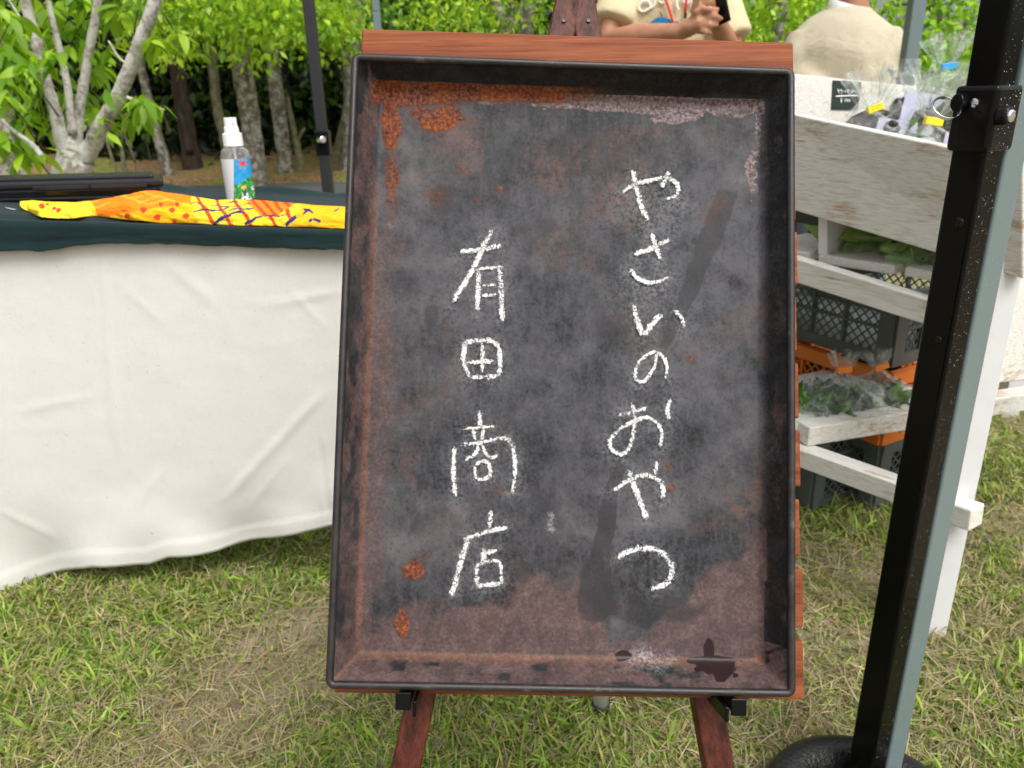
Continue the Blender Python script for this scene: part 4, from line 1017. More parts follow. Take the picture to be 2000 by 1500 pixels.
# ---------------------------------------------------------------- crates
M['crate_grey'] = plain("dark_grey_crate_plastic", (.075, .085, .082), .45, .4, .15, 20)
M['crate_orange'] = plain("orange_crate_plastic", (.62, .16, .022), .45, .4, .15, 20)
def crate(corner, ex, ey, w, d, h, mat, label, group=None, lattice=True, cols=5):
    """open crate: corner at its near bottom edge, ex/ey horizontal unit axes of its two sides"""
    corner = np.asarray(corner, float); ez = np.array([0, 0, 1.])
    e = empty("crate", corner, label, "crate", group)
    def side(o, ax, L, nrm):
        m = MB(); t = .003
        def B(u0, u1, z0, z1, th=.0045): m.obox(o + ax * (u0 + u1) / 2 + ez * (z0 + z1) / 2, ax * (u1 - u0) / 2, nrm * th, ez * (z1 - z0) / 2)
        B(0, L, h - .03, h, .009); B(0, L, 0, .028, .007); B(0, .035, .028, h - .03, .007); B(L - .035, L, .028, h - .03, .007)
        n = cols; inner = L - .07
        for k in range(1, n): B(.035 + inner * k / n - .003, .035 + inner * k / n + .003, .028, h - .03, .0065)
        B(.035, L - .035, h * .5 - .003, h * .5 + .003, .006)
        if lattice:
            s = .017; z0, z1 = .028, h - .03; hh = z1 - z0
            for sg in (1, -1):
                u = -hh
                while u < inner + hh:
                    a, b = (u, z0), (u + hh, z1)
                    if sg < 0: a, b = (u + hh, z0), (u, z1)
                    # clip to the opening
                    ua, ub = a[0], b[0]
                    lo, hi = max(min(ua, ub), 0), min(max(ua, ub), inner)
                    if hi - lo > .004:
                        f = lambda q: z0 + (q - ua) / (ub - ua) * hh
                        p, q = o + ax * (.035 + lo) + ez * f(lo), o + ax * (.035 + hi) + ez * f(hi)
                        m.beam(p, q, .003, .0032, up=np.cross(unit(q - p), nrm))
                    u += s * 1.41
        return m.build("side_panel", mat, e)
    side(corner, ex, w, ey); side(corner + ey * d, ex, w, ey); side(corner, ey, d, ex); side(corner + ex * w, ey, d, ex)
    m = MB(); m.obox(corner + ex * w / 2 + ey * d / 2 + ez * .006, ex * (w / 2 - .006), ey * (d / 2 - .006), ez * .004); m.build("crate_base", mat, e)
    return e
EB, EL = unit((-.47, .88, 0)), unit((.88, .47, 0))
K = onY(1737, 712, 1.58); zg = onY(1737, 574, 1.58)[2]
hO = .20
g1 = "crates stacked under the vegetable stand"
zo = K[2] - .006
crate((K[0], K[1], zo), EB, EL, .52, .34, zg - zo, M['crate_grey'], "dark grey lattice crate on top of the orange crate under the stand", g1)
Ko = K - EB * .02 - EL * .02
crate((Ko[0], Ko[1], zo - .175), EB, EL, .56, .38, .17, M['crate_orange'], "orange lattice crate directly under the dark grey lattice crate", g1)
crate((Ko[0] + .01, Ko[1] + .01, max(0, zo - .36)), EB, EL, .56, .38, .18, M['crate_grey'], "lowest dark grey crate standing on the grass beneath the orange crate", g1)
gk = onZ(1580, 1003, 0)
crate((gk[0], gk[1], 0), unit((.86, .5, 0)), unit((-.5, .86, 0)), .36, .20, .27, M['crate_grey'], "grey lattice crate on the grass behind the crossed white bars", g1, cols=3)
crate((1.30, 2.35, 0), unit((1, .2, 0)), unit((-.2, 1, 0)), .5, .33, .17, M['crate_orange'], "orange crate on the grass far behind the front board of the stand", g1)
dk = onY(1570, 470, 1.62)
crate((dk[0] + .04, dk[1], dk[2] - .09), EB, EL, .36, .28, .15, M['matte_black'], "black crate behind the tray edge above the middle rail", g1, lattice=False)

# ---------------------------------------------------------------- vegetables in bags
M['veg_green'] = make_leaf_mat("green_vegetable", .15, .35, .5)
M['veg_dark'] = plain("dark_vegetable_skin", (.030, .022, .020), .3, .5, .5, 40)
M['tape_y'] = plain("yellow_tape", (.80, .68, .02), .35); M['tape_b'] = plain("blue_tape", (.03, .35, .68), .35); M['tape_o'] = plain("orange_tape", (.80, .22, .02), .35)
M['paper'] = plain("lilac_paper", (.42, .42, .56), .6, .3, .15, 30)
def leafy(n, c, R, size, cols, seed, squash=.7, up=.3):
    g = np.random.default_rng(seed); V, Fs, Cc = [], [], []
    for i in range(n):
        d = unit(g.normal(0, 1, 3)); p = np.asarray(c) + d * np.array([R, R, R * squash]) * g.random() ** .4
        ax = unit(g.normal(0, 1, 3) + np.array([0, 0, up]) + d * .6); sd = unit(np.cross(ax, g.normal(0, 1, 3))); nn = np.cross(ax, sd)
        L = size * g.uniform(.6, 1.3); W = L * g.uniform(.22, .4); b = len(V); cc = np.array(cols[g.integers(len(cols))]) * g.uniform(.6, 1.3)
        V += [p, p + ax * L * .4 + sd * W - nn * W * .3, p + ax * L * .45 + nn * W * .2, p + ax * L * .4 - sd * W - nn * W * .3, p + ax * L + nn * L * .15]
        Fs += [(b, b + 1, b + 2), (b, b + 2, b + 3), (b + 1, b + 4, b + 2), (b + 2, b + 4, b + 3)]; Cc += [cc] * 5
    return np.array(V), Fs, np.array(Cc)
GREENS = [(.05, .15, .02), (.10, .25, .035), (.17, .34, .05), (.03, .09, .018)]
def bag(neck, body_c, R, H, flare_dir, flare_L, tape, label, group, seed, contents, tape_dir=(1, .1, .2)):
    """tied bag: round creased body, gathered neck, ruffled open top"""
    neck, bc_ = np.asarray(neck, float), np.asarray(body_c, float); fd = unit(flare_dir); g = np.random.default_rng(seed)
    e = empty("vegetable_bag", bc_ - (0, 0, H * .5), label, "bag of vegetables", group)
    n = 60; ph = g.uniform(0, 6.28, 6); V, Fs = [], []
    rows = []
    for t in np.linspace(0, 1, 16):                                       # bottom of the body up to the neck
        c = (bc_ - np.array([0, 0, H * .5])) * (1 - t) + neck * t
        r = R * (math.sin(math.pi * min(.5, t * 1.1 + .12)) ** .7) * (1 - sstep(.45, 1, t)) + .008
        rows.append((c, r, .05 + .30 * t ** 2, 0))
    for t in np.linspace(.12, 1, 9): rows.append((neck + fd * flare_L * t, .008 + .46 * flare_L * t ** .75, .30 + .4 * t, t))
    s1_ = unit(np.cross(fd, (0.3, 1, .1))); s2_ = np.cross(fd, s1_)
    for ri, (c, r, cr, fl) in enumerate(rows):
        for k in range(n):
            th = 2 * math.pi * k / n
            q = 1 + cr * (.5 * math.sin(7 * th + ph[0] + ri * .12) + .35 * math.sin(13 * th + ph[1] - ri * .2) + .3 * math.sin(4 * th + ph[2] + ri * .3) + .2 * math.sin(21 * th + ph[3])) + g.normal(0, .02)
            if fl: p = c + (s1_ * math.cos(th) + s2_ * math.sin(th) * .45) * r * q + fd * .25 * r * math.sin(5 * th + ph[4])
            else: p = c + np.array([math.cos(th), math.sin(th) * .85, .10 * math.sin(5 * th + ph[5])]) * r * q
            V.append(p)
    for i in range(len(rows) - 1):
        for k in range(n): Fs.append((i * n + k, i * n + (k + 1) % n, (i + 1) * n + (k + 1) % n, (i + 1) * n + k))
    mesh_np("bag_film", V, Fs, M['film'], e, smooth=True)
    if tape:
        m = MB(); td = unit(tape_dir); m.obox(neck + td * .006, td * .0145, unit(np.cross(td, (0, 1, 0))) * .0062, np.array([.001, .007, 0])); m.build("tape", M[tape], e, bevel=.001)
    contents(e, bc_, R, H, seed); return e
def c_greens(e, c, R, H, seed):
    V, Fs, Cc = leafy(170, c - np.array([0, 0, H * .16]), R * .70, R * .48, GREENS, seed, .55); tag(mesh_np("greens", V, Fs, M['veg_green'], e, col=Cc), kind=None)
def c_dark(e, c, R, H, seed):
    g = np.random.default_rng(seed)
    for k in range(4):
        d = unit(np.array([g.uniform(-1, 1), g.uniform(-1, .4), g.uniform(-.15, .3)])); p = c + np.array([g.uniform(-.4, .4) * R, g.uniform(-.5, .2) * R, g.uniform(-.35, .25) * H])
        m = MB(); L = R * .95
        m.tube([p + d * L * t + np.array([0, 0, .12 * L * math.sin(t * 2)]) for t in np.linspace(-.6, .6, 9)], [R * .27 * v for v in (.15, .6, .85, .98, 1, .95, .8, .5, .12)], 12); m.build("dark_vegetable", M['veg_dark'], e, smooth=True)
    m = MB(); p = c + np.array([.1 * R, -.75 * R, -.1 * H]); m.hexa([p + np.array(q) * R for q in ((-.5, 0, -.5), (.5, -.05, -.6), (.6, .1, .45), (-.3, .12, .6), (-.5, .02, -.5), (.5, -.03, -.6), (.6, .12, .45), (-.3, .14, .6))]); m.build("paper_sheet", M['paper'], e)
    V, Fs, Cc = leafy(14, c + np.array([.5 * R, -.3 * R, -.1 * H]), R * .35, R * .7, GREENS, seed + 5, .6); mesh_np("greens", V, Fs, M['veg_green'], e, col=Cc)
def c_long(e, c, R, H, seed):
    g = np.random.default_rng(seed)
    V, Fs, Cc = leafy(30, c, R * .6, R * .9, [(.22, .36, .07), (.30, .44, .12), (.15, .28, .05)], seed, .5)
    mesh_np("greens", V, Fs, M['veg_green'], e, col=Cc)
    for k in range(3):
        m = MB(); a = c + np.array([g.uniform(-.5, .5) * R, g.uniform(-.5, .1) * R, g.uniform(-.2, .2) * H]); d = unit(np.array([.8, -.5, .1 * g.normal()]))
        m.tube([a + d * R * t for t in np.linspace(-.8, .8, 7)], [R * .22 * v for v in (.3, .8, 1, 1, 1, .8, .3)], 10); m.build("green_vegetable", plain("pale_green_skin", (.20, .34, .09), .35, .5, .25, 30), e, smooth=True)
gt = "bags of vegetables in the top display box"
bag(onY(1703, 213, 1.46), onY(1705, 268, 1.50), .078, .10, (-.25, -.25, 1), .070, 'tape_y', "tied clear bag of dark vegetables nearest the price card, with slanted yellow tape", gt, 21, c_dark, (1, .1, .33))
bag(onY(1816, 236, 1.37), onY(1830, 296, 1.41), .074, .10, (.05, -.1, 1), .085, 'tape_y', "tied clear bag with yellow tape beside the pull ring of the black pole", gt, 22, c_dark, (1, -.1, -.16))
bag(onY(1847, 130, 1.62), onY(1850, 200, 1.62), .098, .15, (0, 0, 1), .055, 'tape_b', "tall clear bag tied with blue tape at the back of the display box", gt, 23, c_greens, (.5, 0, 0.05))
bag(onY(1752, 155, 1.66), onY(1757, 215, 1.64), .085, .13, (.1, 0, 1), .02, None, "untaped clear bag of dark vegetables and leaves behind the yellow taped bags", gt, 24, c_dark)
g2 = "bags of leafy greens low in the stand"
bag(onY(1643, 722, 1.47), onY(1640, 782, 1.49), .085, .11, (.05, 0, 1), .036, 'tape_o', "bag of dark leafy greens with upright orange tied neck beside the tray edge", g2, 31, c_greens, (.5, 0, .05))
bag(onY(1716, 718, 1.52), onY(1712, 778, 1.53), .088, .11, (-.25, 0, 1), .036, 'tape_o', "bag of leafy greens with slanting orange tied neck beside the black pole", g2, 32, c_greens, (.5, 0, .2))
bag(onY(1575, 752, 1.50), onY(1572, 788, 1.48), .078, .10, (-.4, -.2, .8), .02, None, "untied bag of leafy greens half hidden by the right edge of the tray", g2, 33, c_greens)
g3 = "bags on the middle shelf"
bag(onY(1640, 455, 1.50), onY(1705, 468, 1.46), .085, .07, (-1, 0, .3), .03, None, "clear bag of long pale green vegetables lying on the middle shelf", g3, 41, c_long)
bag(onY(1835, 480, 1.30), onY(1805, 498, 1.34), .060, .06, (1, 0, .3), .03, None, "second clear bag of green vegetables on the middle shelf near the black pole", g3, 42, c_long)
# low shelf that carries the bags of greens
m = MB(); a = onY(1540, 818, 1.42); m.obox((a[0] + .12, a[1] + .14, a[2] - .01), unit((.9, .36, 0)) * .2, unit((-.36, .9, 0)) * .11, (0, 0, .008)); m.build("low_shelf", M['white_x'], vs_)

# ================================================================ PEOPLE
def skin_mat():
    t = NT("skin"); n = t.noise(30, 4)
    t.set(color=t.ramp(n, [(.3, (.33, .155, .085)), (.7, (.41, .205, .12))]), rough=.5, spec=.35); t.p.inputs["Subsurface Weight"].default_value = .08; t.p.inputs["Subsurface Radius"].default_value = (.01, .004, .002); return t.m
M['skin'] = skin_mat(); M['hair'] = plain("dark_hair", (.014, .010, .008), .4, .5, .4, 90)
def fabric(name, col, knit=False):
    t = NT(name); n = t.noise(10, 4); f = t.noise(300, 3)
    t.set(color=t.mix(n, tuple(c * .88 for c in col), tuple(min(.95, c * 1.08) for c in col)), rough=.92, spec=.12, sheen=.15)
    if knit:
        w1 = t.wave(190, 1.5, t.tc((1, 1, 1), (0, .25, 0))); w2 = t.wave(160, 1.5, t.tc((.25, .25, 1.4))); n = t.noise(6, 5, .6, dist=1.5)
        t.bump(t.math('ADD', t.math('MULTIPLY', w1, .22), t.math('ADD', t.math('MULTIPLY', w2, .2), t.math('MULTIPLY', n, 4.5))), .5, .012)
    else: t.bump(t.math('ADD', f, t.math('MULTIPLY', t.noise(7, 4, dist=1), 6)), .35, .006)
    return t.m
M['tee'] = fabric("cream_cotton", (.60, .51, .32)); M['knit'] = fabric("beige_knit", (.56, .50, .365), True); M['trousers'] = fabric("dark_cotton", (.05, .055, .075)); M['white_cotton'] = fabric("white_cotton", (.75, .75, .73))
def head(m, c, s=1.0):
    m.loft([((c[0], c[1] + .01, c[2] + dz * s), rx * s, ry * s) for dz, rx, ry in ((-.115, .030, .040), (-.10, .048, .060), (-.06, .064, .084), (-.01, .073, .095), (.04, .076, .098), (.08, .066, .088), (.108, .042, .058), (.12, .012, .018))])
    m.tube([(c[0], c[1] - .082 * s, c[2] + .01), (c[0], c[1] - .112 * s, c[2] - .028 * s), (c[0], c[1] - .085 * s, c[2] - .034 * s)], [.008, .013, .010], 8)
    for sg in (-1, 1): m.tube([(c[0] + sg * .070 * s, c[1] + .012, c[2] + .02), (c[0] + sg * .084 * s, c[1] + .022, c[2] + .012), (c[0] + sg * .072 * s, c[1] + .016, c[2] - .028)], [.009, .013, .008], 8)
def face(e, c, s=1.0):
    for sg in (-1, 1):
        m = MB(); p = np.array([c[0] + sg * .031 * s, c[1] - .081 * s, c[2] + .014]); m.lathe(p, [(.002, -.009), (.009, -.006), (.0125, 0), (.009, .006), (.002, .009)], 12); m.build("eye", M['hair'], e, smooth=True)
        m = MB(); m.tube([p + (-.016, .000, .020), p + (0, -.005, .024), p + (.016, .000, .020)], [.002, .0035, .002], 6); m.build("eyebrow", M['hair'], e)
    m = MB(); m.tube([(c[0] - .024, c[1] - .078 * s, c[2] - .060 * s), (c[0], c[1] - .090 * s, c[2] - .062 * s), (c[0] + .024, c[1] - .078 * s, c[2] - .060 * s)], [.003, .0065, .003], 8); m.build("lips", plain("lips", (.36, .12, .10), .4), e, smooth=True)
def hair(e, c, s, name="hair"):
    m = MB(); m.loft([((c[0], c[1] + .030, c[2] + dz * s), rx * s, ry * s) for dz, rx, ry in ((-.10, .045, .03), (-.05, .080, .070), (.0, .090, .092), (.05, .092, .100), (.10, .078, .095), (.135, .040, .055), (.145, .01, .015))])
    m.build(name, M['hair'], e, remesh=.008, smoothit=3)
def legs(e, x, y, hip, spread=.10):
    for sg in (-1, 1):
        m = MB(); m.tube([(x + sg * spread * .8, y, hip), (x + sg * spread, y - .01, hip * .53), (x + sg * spread * 1.1, y + .02, .09)], [.095, .068, .052], 14); m.build("trouser_leg", M['trousers'], e, smooth=True)
        m = MB(); m.tube([(x + sg * spread * 1.1, y + .05, .04), (x + sg * spread * 1.15, y - .05, .045), (x + sg * spread * 1.2, y - .16, .03)], [.042, .046, .030], 12); m.build("shoe", M['white_plastic'], e, smooth=True)
def wrinkle(o, strength, size):
    tx = bpy.data.textures.new("cloth_folds", 'CLOUDS'); tx.noise_scale = size; tx.noise_depth = 2
    d = o.modifiers.new("folds", 'DISPLACE'); d.texture = tx; d.strength = strength; d.mid_level = .5; d.texture_coords = 'LOCAL'
    sm = o.modifiers.new("soft", 'SMOOTH'); sm.factor = .5; sm.iterations = 2
def person_tee():
    Y = 3.0; cx = onY(1303, 60, Y)[0]; z = lambda y: onY(1300, y, Y)[2]
    e = empty("person", (cx, Y, 0), "person in a cream printed t-shirt with a red lanyard, arms folded and holding a phone", "person")
    b = MB(); hc = np.array([cx + .01, Y - .02, 1.56])
    b.loft([((cx, Y, .74), .15, .10), ((cx, Y, .95), .14, .095), ((cx, Y, 1.15), .15, .10), ((cx, Y, 1.30), .16, .095), ((cx, Y, 1.365), .13, .075), ((cx, Y, 1.40), .065, .055), ((cx, Y - .005, 1.45), .054, .054), ((cx, Y - .01, 1.50), .052, .054)])
    head(b, hc)
    S1, S2 = np.array([cx - .155, Y, 1.33]), np.array([cx + .155, Y, 1.33])
    E1, W1_, H1 = onY(1190, 76, 2.90), onY(1325, 63, 2.72), onY(1362, 46, 2.70)
    E2, W2_, H2 = onY(1428, 104, 2.88), onY(1398, 38, 2.74), onY(1380, 6, 2.73)
    b.tube([S1, (S1 + E1) / 2 + (-.01, 0, 0), E1, (E1 * .6 + W1_ * .4), W1_, H1 * .6 + W1_ * .4], [.050, .046, .040, .041, .028, .030], 14)
    b.tube([S2, (S2 + E2) / 2 + (.01, 0, 0), E2, (E2 * .5 + W2_ * .5), W2_], [.050, .046, .040, .037, .027], 14)
    b.tube([W1_, onY(1345, 54, 2.705), H1, onY(1374, 42, 2.70)], [.026, .034, .040, .030], 12, sq=.75)
    for k, pts in enumerate(([(1364, 26), (1384, 17), (1404, 19)], [(1370, 39), (1394, 31), (1411, 37)], [(1368, 50), (1386, 48), (1403, 50)], [(1364, 61), (1378, 63), (1390, 66)])):
        r = (.0105, .0105, .010, .009)[k]; b.tube([onY(*pts[0], 2.69), onY(*pts[1], 2.665), onY(*pts[2], 2.68)], [r * 1.15, r, r * .75], 10)
    b.tube([onY(1352, 40, 2.69), onY(1360, 22, 2.67), onY(1374, 10, 2.67)], [.014, .011, .0085], 10)
    b.tube([W2_, onY(1388, 20, 2.735), H2, onY(1374, -8, 2.73)], [.027, .036, .040, .032], 12, sq=.8)
    for k in range(4):
        q = onY(1366 - k * 2, -10 + k * 11, 2.715); b.tube([q + (.03, .0, .005), q + (.0, -.022, .003), q + (-.016, .002, 0)], [.0115, .0105, .008], 10)
    b.tube([onY(1392, -6, 2.72), onY(1384, -22, 2.69), onY(1372, -28, 2.69)], [.013, .011, .009], 10)
    for sg in (-1, 1): b.tube([(cx + sg * .085, Y, .80), (cx + sg * .095, Y - .01, .45), (cx + sg * .105, Y + .02, .08)], [.080, .055, .040], 12)
    b.build("body", M['skin'], e, remesh=.0055, smoothit=4)
    hair(e, hc, 1.0); face(e, hc)
    legs(e, cx, Y, .82)
    s = MB()
    s.loft([((cx, Y, .78), .205, .135), ((cx, Y, .9), .20, .13), ((cx, Y, 1.05), .195, .128), ((cx, Y, 1.20), .195, .128), ((cx, Y, 1.30), .190, .115), ((cx, Y, 1.37), .150, .09), ((cx, Y, 1.405), .075, .066)])
    SE1 = S1 * .22 + E1 * .78; SE2 = S2 * .25 + E2 * .75
    s.tube([S1 + (.02, 0, .01), S1 * .6 + E1 * .4, SE1, SE1 + (E1 - S1) * .02], [.068, .070, .078, .076], 16)
    s.tube([S2 + (-.02, 0, .01), S2 * .6 + E2 * .4, SE2, SE2 + (E2 - S2) * .12 + (.01, 0, 0)], [.068, .070, .078, .076], 16)
    wrinkle(s.build("t_shirt", M['tee'], e, remesh=.011, smoothit=4), .022, .10)
    def sp(x, y, off=.008):
        p = onY(x, y, Y - .12)
        for _ in range(4):
            dx = np.clip((p[0] - cx) / .197, -.97, .97); p = onY(x, y, Y - .128 * math.sqrt(1 - dx * dx) - off)
        return p
    zx = lambda L: [sp(1150 + x / 5.714, y / 5.714) for x, y in L]
    W_ = plain("print_white", (.80, .77, .70), .8, .2); B_ = plain("print_blue", (.02, .20, .42), .8, .2); D_ = plain("print_dark", (.05, .03, .03), .8, .2); O_ = plain("print_orange", (.55, .32, .10), .8, .2)
    m = MB()
    for L, r in (([(560, 100), (600, 130), (660, 110), (690, 60), (650, 10), (600, 20), (565, 60), (560, 100)], .0045), ([(640, 110), (720, 70), (750, -20)], .004), ([(800, -40), (790, 20), (830, 30), (840, -40)], .004), ([(990, -40), (980, 60), (1000, 110)], .0048),
                 ([(1040, -40), (1060, 20), (1100, 40), (1120, -30)], .004), ([(1140, -60), (1150, 60), (1200, 110)], .0048), ([(1150, 60), (1190, 20)], .004)):
        m = MB(); m.tube(catmull(zx(L), 4), r, 6); m.build("print_letter", W_, e)
    def patch(name, L, mat, off):
        P = [sp(1150 + x / 5.714, y / 5.714, off) for x, y in L]; c = sum(P) / len(P) - (0, .001, 0); n = len(P)
        mesh_np(name, P + [c], [(i, (i + 1) % n, n) for i in range(n)], mat, e)
    patch("print_cap", [(668, 285), (700, 235), (760, 200), (830, 188), (900, 215), (940, 260), (1000, 235), (1020, 300), (930, 310), (860, 300), (800, 275), (720, 275)], B_, .0085)
    patch("print_band", [(640, 300), (690, 280), (760, 272), (830, 282), (870, 300), (860, 312), (780, 292), (700, 296), (650, 318)], O_, .0095)
    patch("print_panel", [(638, 340), (660, 310), (740, 300), (850, 315), (880, 360), (640, 370)], W_, .0085)
    m = MB()
    for L, r in (([(625, 355), (645, 315), (690, 295)], .0022), ([(820, 185), (805, 150), (790, 135)], .0018), ([(680, 345), (700, 330), (720, 345)], .004)): m.tube(zx(L), r, 5)
    m.build("print_outline", D_, e)
    red = plain("red_cord", (.62, .012, .02), .6); lan = MB()
    lan.tube([np.array([cx - .06, Y - .03, 1.41])] + [sp(x, y, .012) for x, y in ((1299, -5), (1308, 22), (1316, 50), (1322, 80))], .0042, 8); lan.tube([np.array([cx + .06, Y - .03, 1.41])] + [sp(x, y, .012) for x, y in ((1341, -5), (1340, 12), (1338, 27))], .0042, 8)
    ln = lan.build("lanyard", red, e, smooth=True)
    m = MB(); m.tube([sp(1339, 26, .013), sp(1338, 36, .013)], .0055, 8); m.build("lanyard_clip", M['matte_black'], ln)
    ph = empty("smartphone", onY(1402, 8, 2.69), "black smartphone held in the hand of the person in the cream t-shirt", "phone")
    m = MB(); c = onY(1401, 4, 2.70); ax = unit(onY(1409, 30, 2.69) - onY(1396, -30, 2.70)); sd = unit(np.cross(ax, (0.75, .6, 0))); m.obox(c, ax * .068, sd * .034, np.cross(ax, sd) * .0045); m.build("phone_body", M['black_plastic'], ph, bevel=.004)
    m = MB(); m.obox(c - np.cross(ax, sd) * .0048, ax * .064, sd * .031, np.cross(ax, sd) * .0006); m.build("screen", M['black_gloss'], ph)
person_tee()
def person_knit():
    Y = 3.3; P = lambda x, y: onY(x, y, Y); c0 = P(1643, 60); cx = c0[0]; s = P(1743, 60)[0] - P(1643, 60)[0]; s /= 100
    e = empty("person", (cx, Y, 0), "person in a loose beige knit top over a white collar, standing behind the stand", "person")
    zz = lambda y: P(1645, y)[2]; hc = np.array([P(1668, -50)[0], Y + .02, zz(-62)])
    b = MB(); nx = P(1666, 10)[0]
    b.loft([((cx, Y, .60), .15, .10), ((cx, Y, .85), .14, .10), ((cx, Y, zz(90)), .15, .10), ((cx, Y, zz(45)), .12, .08), ((nx, Y, zz(24)), .066, .058), ((nx, Y, zz(5)), .056, .056), ((nx, Y + .01, zz(-20)), .054, .056)])
    head(b, hc, 1.0)
    for sg, ex_ in ((-1, 1545), (1, 1742)):
        S, E_ = P(1643 + sg * 82, 62), P(ex_ , 165); Wp = P(1643 + sg * 60, 200) - (0, .25, 0)
        b.tube([S, (S + E_) / 2, E_, (E_ + Wp) / 2, Wp], [.05, .046, .04, .036, .026], 12)
        hd = Wp + (0, -.05, 0); b.tube([Wp, hd, hd + (0, -.03, 0)], [.026, .038, .028], 12, sq=.6)
        for k in range(4): q = hd + np.array([(-.027 + k * .018), -.035, 0]); b.tube([q, q + (0, -.035, -.006), q + (0, -.055, -.025)], [.0095, .0085, .007], 8)
        q = hd + np.array([-sg * .03, 0, .005]); b.tube([q, q + (-sg * .018, -.025, 0), q + (-sg * .014, -.05, -.008)], [.012, .0095, .008], 8)
    for sg in (-1, 1): b.tube([(cx + sg * .085, Y, .66), (cx + sg * .095, Y - .01, .4), (cx + sg * .105, Y + .02, .08)], [.080, .055, .040], 12)
    b.build("body", M['skin'], e, remesh=.0065, smoothit=4)
    hair(e, hc + (-.02, .0, 0), 1.06); face(e, hc)
    legs(e, cx, Y, .70)
    k = MB(); rings = []
    for y, xl, xr, ry in ((300, 1548, 1745, .16), (230, 1545, 1748, .165), (160, 1543, 1738, .17), (130, 1537, 1741, .17), (105, 1533, 1743, .165), (85, 1534, 1746, .15), (68, 1543, 1745, .135), (54, 1556, 1739, .12), (42, 1570, 1728, .105), (32, 1586, 1715, .09), (24, 1600, 1704, .08), (17, 1612, 1699, .074)):
        a, c = P(xl, y), P(xr, y); rings.append(((np.array([(a[0] + c[0]) / 2, Y, zz(y)])), (c[0] - a[0]) / 2, ry))
    k.loft(rings)
    S, E_ = P(1728, 62), P(1741, 150); k.tube([S, (S + E_) / 2 + (.0, -.03, 0), E_ + (0, -.05, 0), P(1720, 215) - (0, .2, 0)], [.055, .068, .066, .05], 16)
    S, E_ = P(1562, 66), P(1552, 150); k.tube([S, (S + E_) / 2 + (.0, -.03, 0), E_ + (0, -.05, 0), P(1580, 215) - (0, .2, 0)], [.055, .072, .07, .05], 16)
    wrinkle(k.build("knit_top", M['knit'], e, remesh=.012, smoothit=3), .030, .16)
    m = MB(); n = 40
    for r_, (rad, dz) in enumerate(((.068, .012), (.080, .006), (.084, -.008), (.078, -.018))):
        for q in range(n):
            th = 2 * math.pi * q / n; m.v.append((nx - .012 + rad * 1.12 * math.cos(th), Y + rad * math.sin(th) - .004, zz(22) + dz + .018 * math.sin(th) - .010 * math.cos(th)))
    for r_ in range(3):
        for q in range(n): m.f.append((r_ * n + q, r_ * n + (q + 1) % n, (r_ + 1) * n + (q + 1) % n, (r_ + 1) * n + q))
    m.build("collar_band", M['knit'], e, smooth=True)
    m = MB()
    for r_, (rad, dz) in enumerate(((.060, .034), (.068, .026), (.070, .0))):
        for q in range(n):
            th = 2 * math.pi * q / n; m.v.append((nx - .014 + rad * 1.15 * math.cos(th), Y + rad * math.sin(th) - .002, zz(22) + dz + .020 * math.sin(th) - .014 * math.cos(th)))
    for r_ in range(2):
        for q in range(n): m.f.append((r_ * n + q, r_ * n + (q + 1) % n, (r_ + 1) * n + (q + 1) % n, (r_ + 1) * n + q))
    m.build("white_collar", M['white_cotton'], e, smooth=True)
person_knit()

# ================================================================ TREES
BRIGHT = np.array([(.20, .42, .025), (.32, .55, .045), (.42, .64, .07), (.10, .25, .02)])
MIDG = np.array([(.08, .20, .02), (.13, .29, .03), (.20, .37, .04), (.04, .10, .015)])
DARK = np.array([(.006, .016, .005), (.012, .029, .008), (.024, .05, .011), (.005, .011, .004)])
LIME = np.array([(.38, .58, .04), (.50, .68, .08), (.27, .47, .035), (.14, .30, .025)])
def leaf_arrays(C, size, pal, g, droop=.35, wid=.25):
    n = len(C); ax = g.normal(0, 1, (n, 3)); ax[:, 2] -= droop * 2; ax /= np.linalg.norm(ax, axis=1, keepdims=True)
    t = g.normal(0, 1, (n, 3)); t[:, 2] += 1.2; sd = np.cross(ax, t); sd /= np.linalg.norm(sd, axis=1, keepdims=True); nn = np.cross(sd, ax)
    L = (size * g.uniform(.6, 1.3, n))[:, None]; W = L * wid * g.uniform(.7, 1.2, (n, 1))
    V = np.stack([C, C + ax * L * .45 + sd * W + nn * W * .25, C + ax * L * .5, C + ax * L * .45 - sd * W + nn * W * .25, C + ax * L - nn * L * .08], 1).reshape(-1, 3)
    b = np.arange(n)[:, None, None] * 5
    Fc = (b + np.array([[0, 1, 2], [0, 2, 3], [1, 4, 2], [2, 4, 3]])[None]).reshape(-1, 3)
    col = pal[g.integers(0, len(pal), n)] * g.uniform(.65, 1.25, (n, 1))
    return V, Fc, np.repeat(col, 5, 0)
def clump_points(blobs, g):
    out = []
    for (x, y, rx, ry, Y, dY, n) in blobs:
        k = max(1, n // 14)
        th = g.uniform(0, 6.283, k); r = np.sqrt(g.random(k)); yy = Y + g.uniform(-dY, dY, k)
        cs = np.array([onY(x + rx * r[i] * math.cos(th[i]), y + ry * r[i] * math.sin(th[i]), yy[i]) for i in range(k)])
        i = g.integers(0, k, n); out.append(cs[i] + g.normal(0, 1, (n, 3)) * np.array([.020, .020, .013]) * Y)
    return np.concatenate(out)
def leaves(name, blobs, size, pal, seed, parent=None, droop=.35, wid=.25):
    g = np.random.default_rng(seed); V, Fc, c = leaf_arrays(clump_points(blobs, g), size, pal, g, droop, wid)
    return mesh_np(name, V, Fc, M['leaf'], parent, col=c)
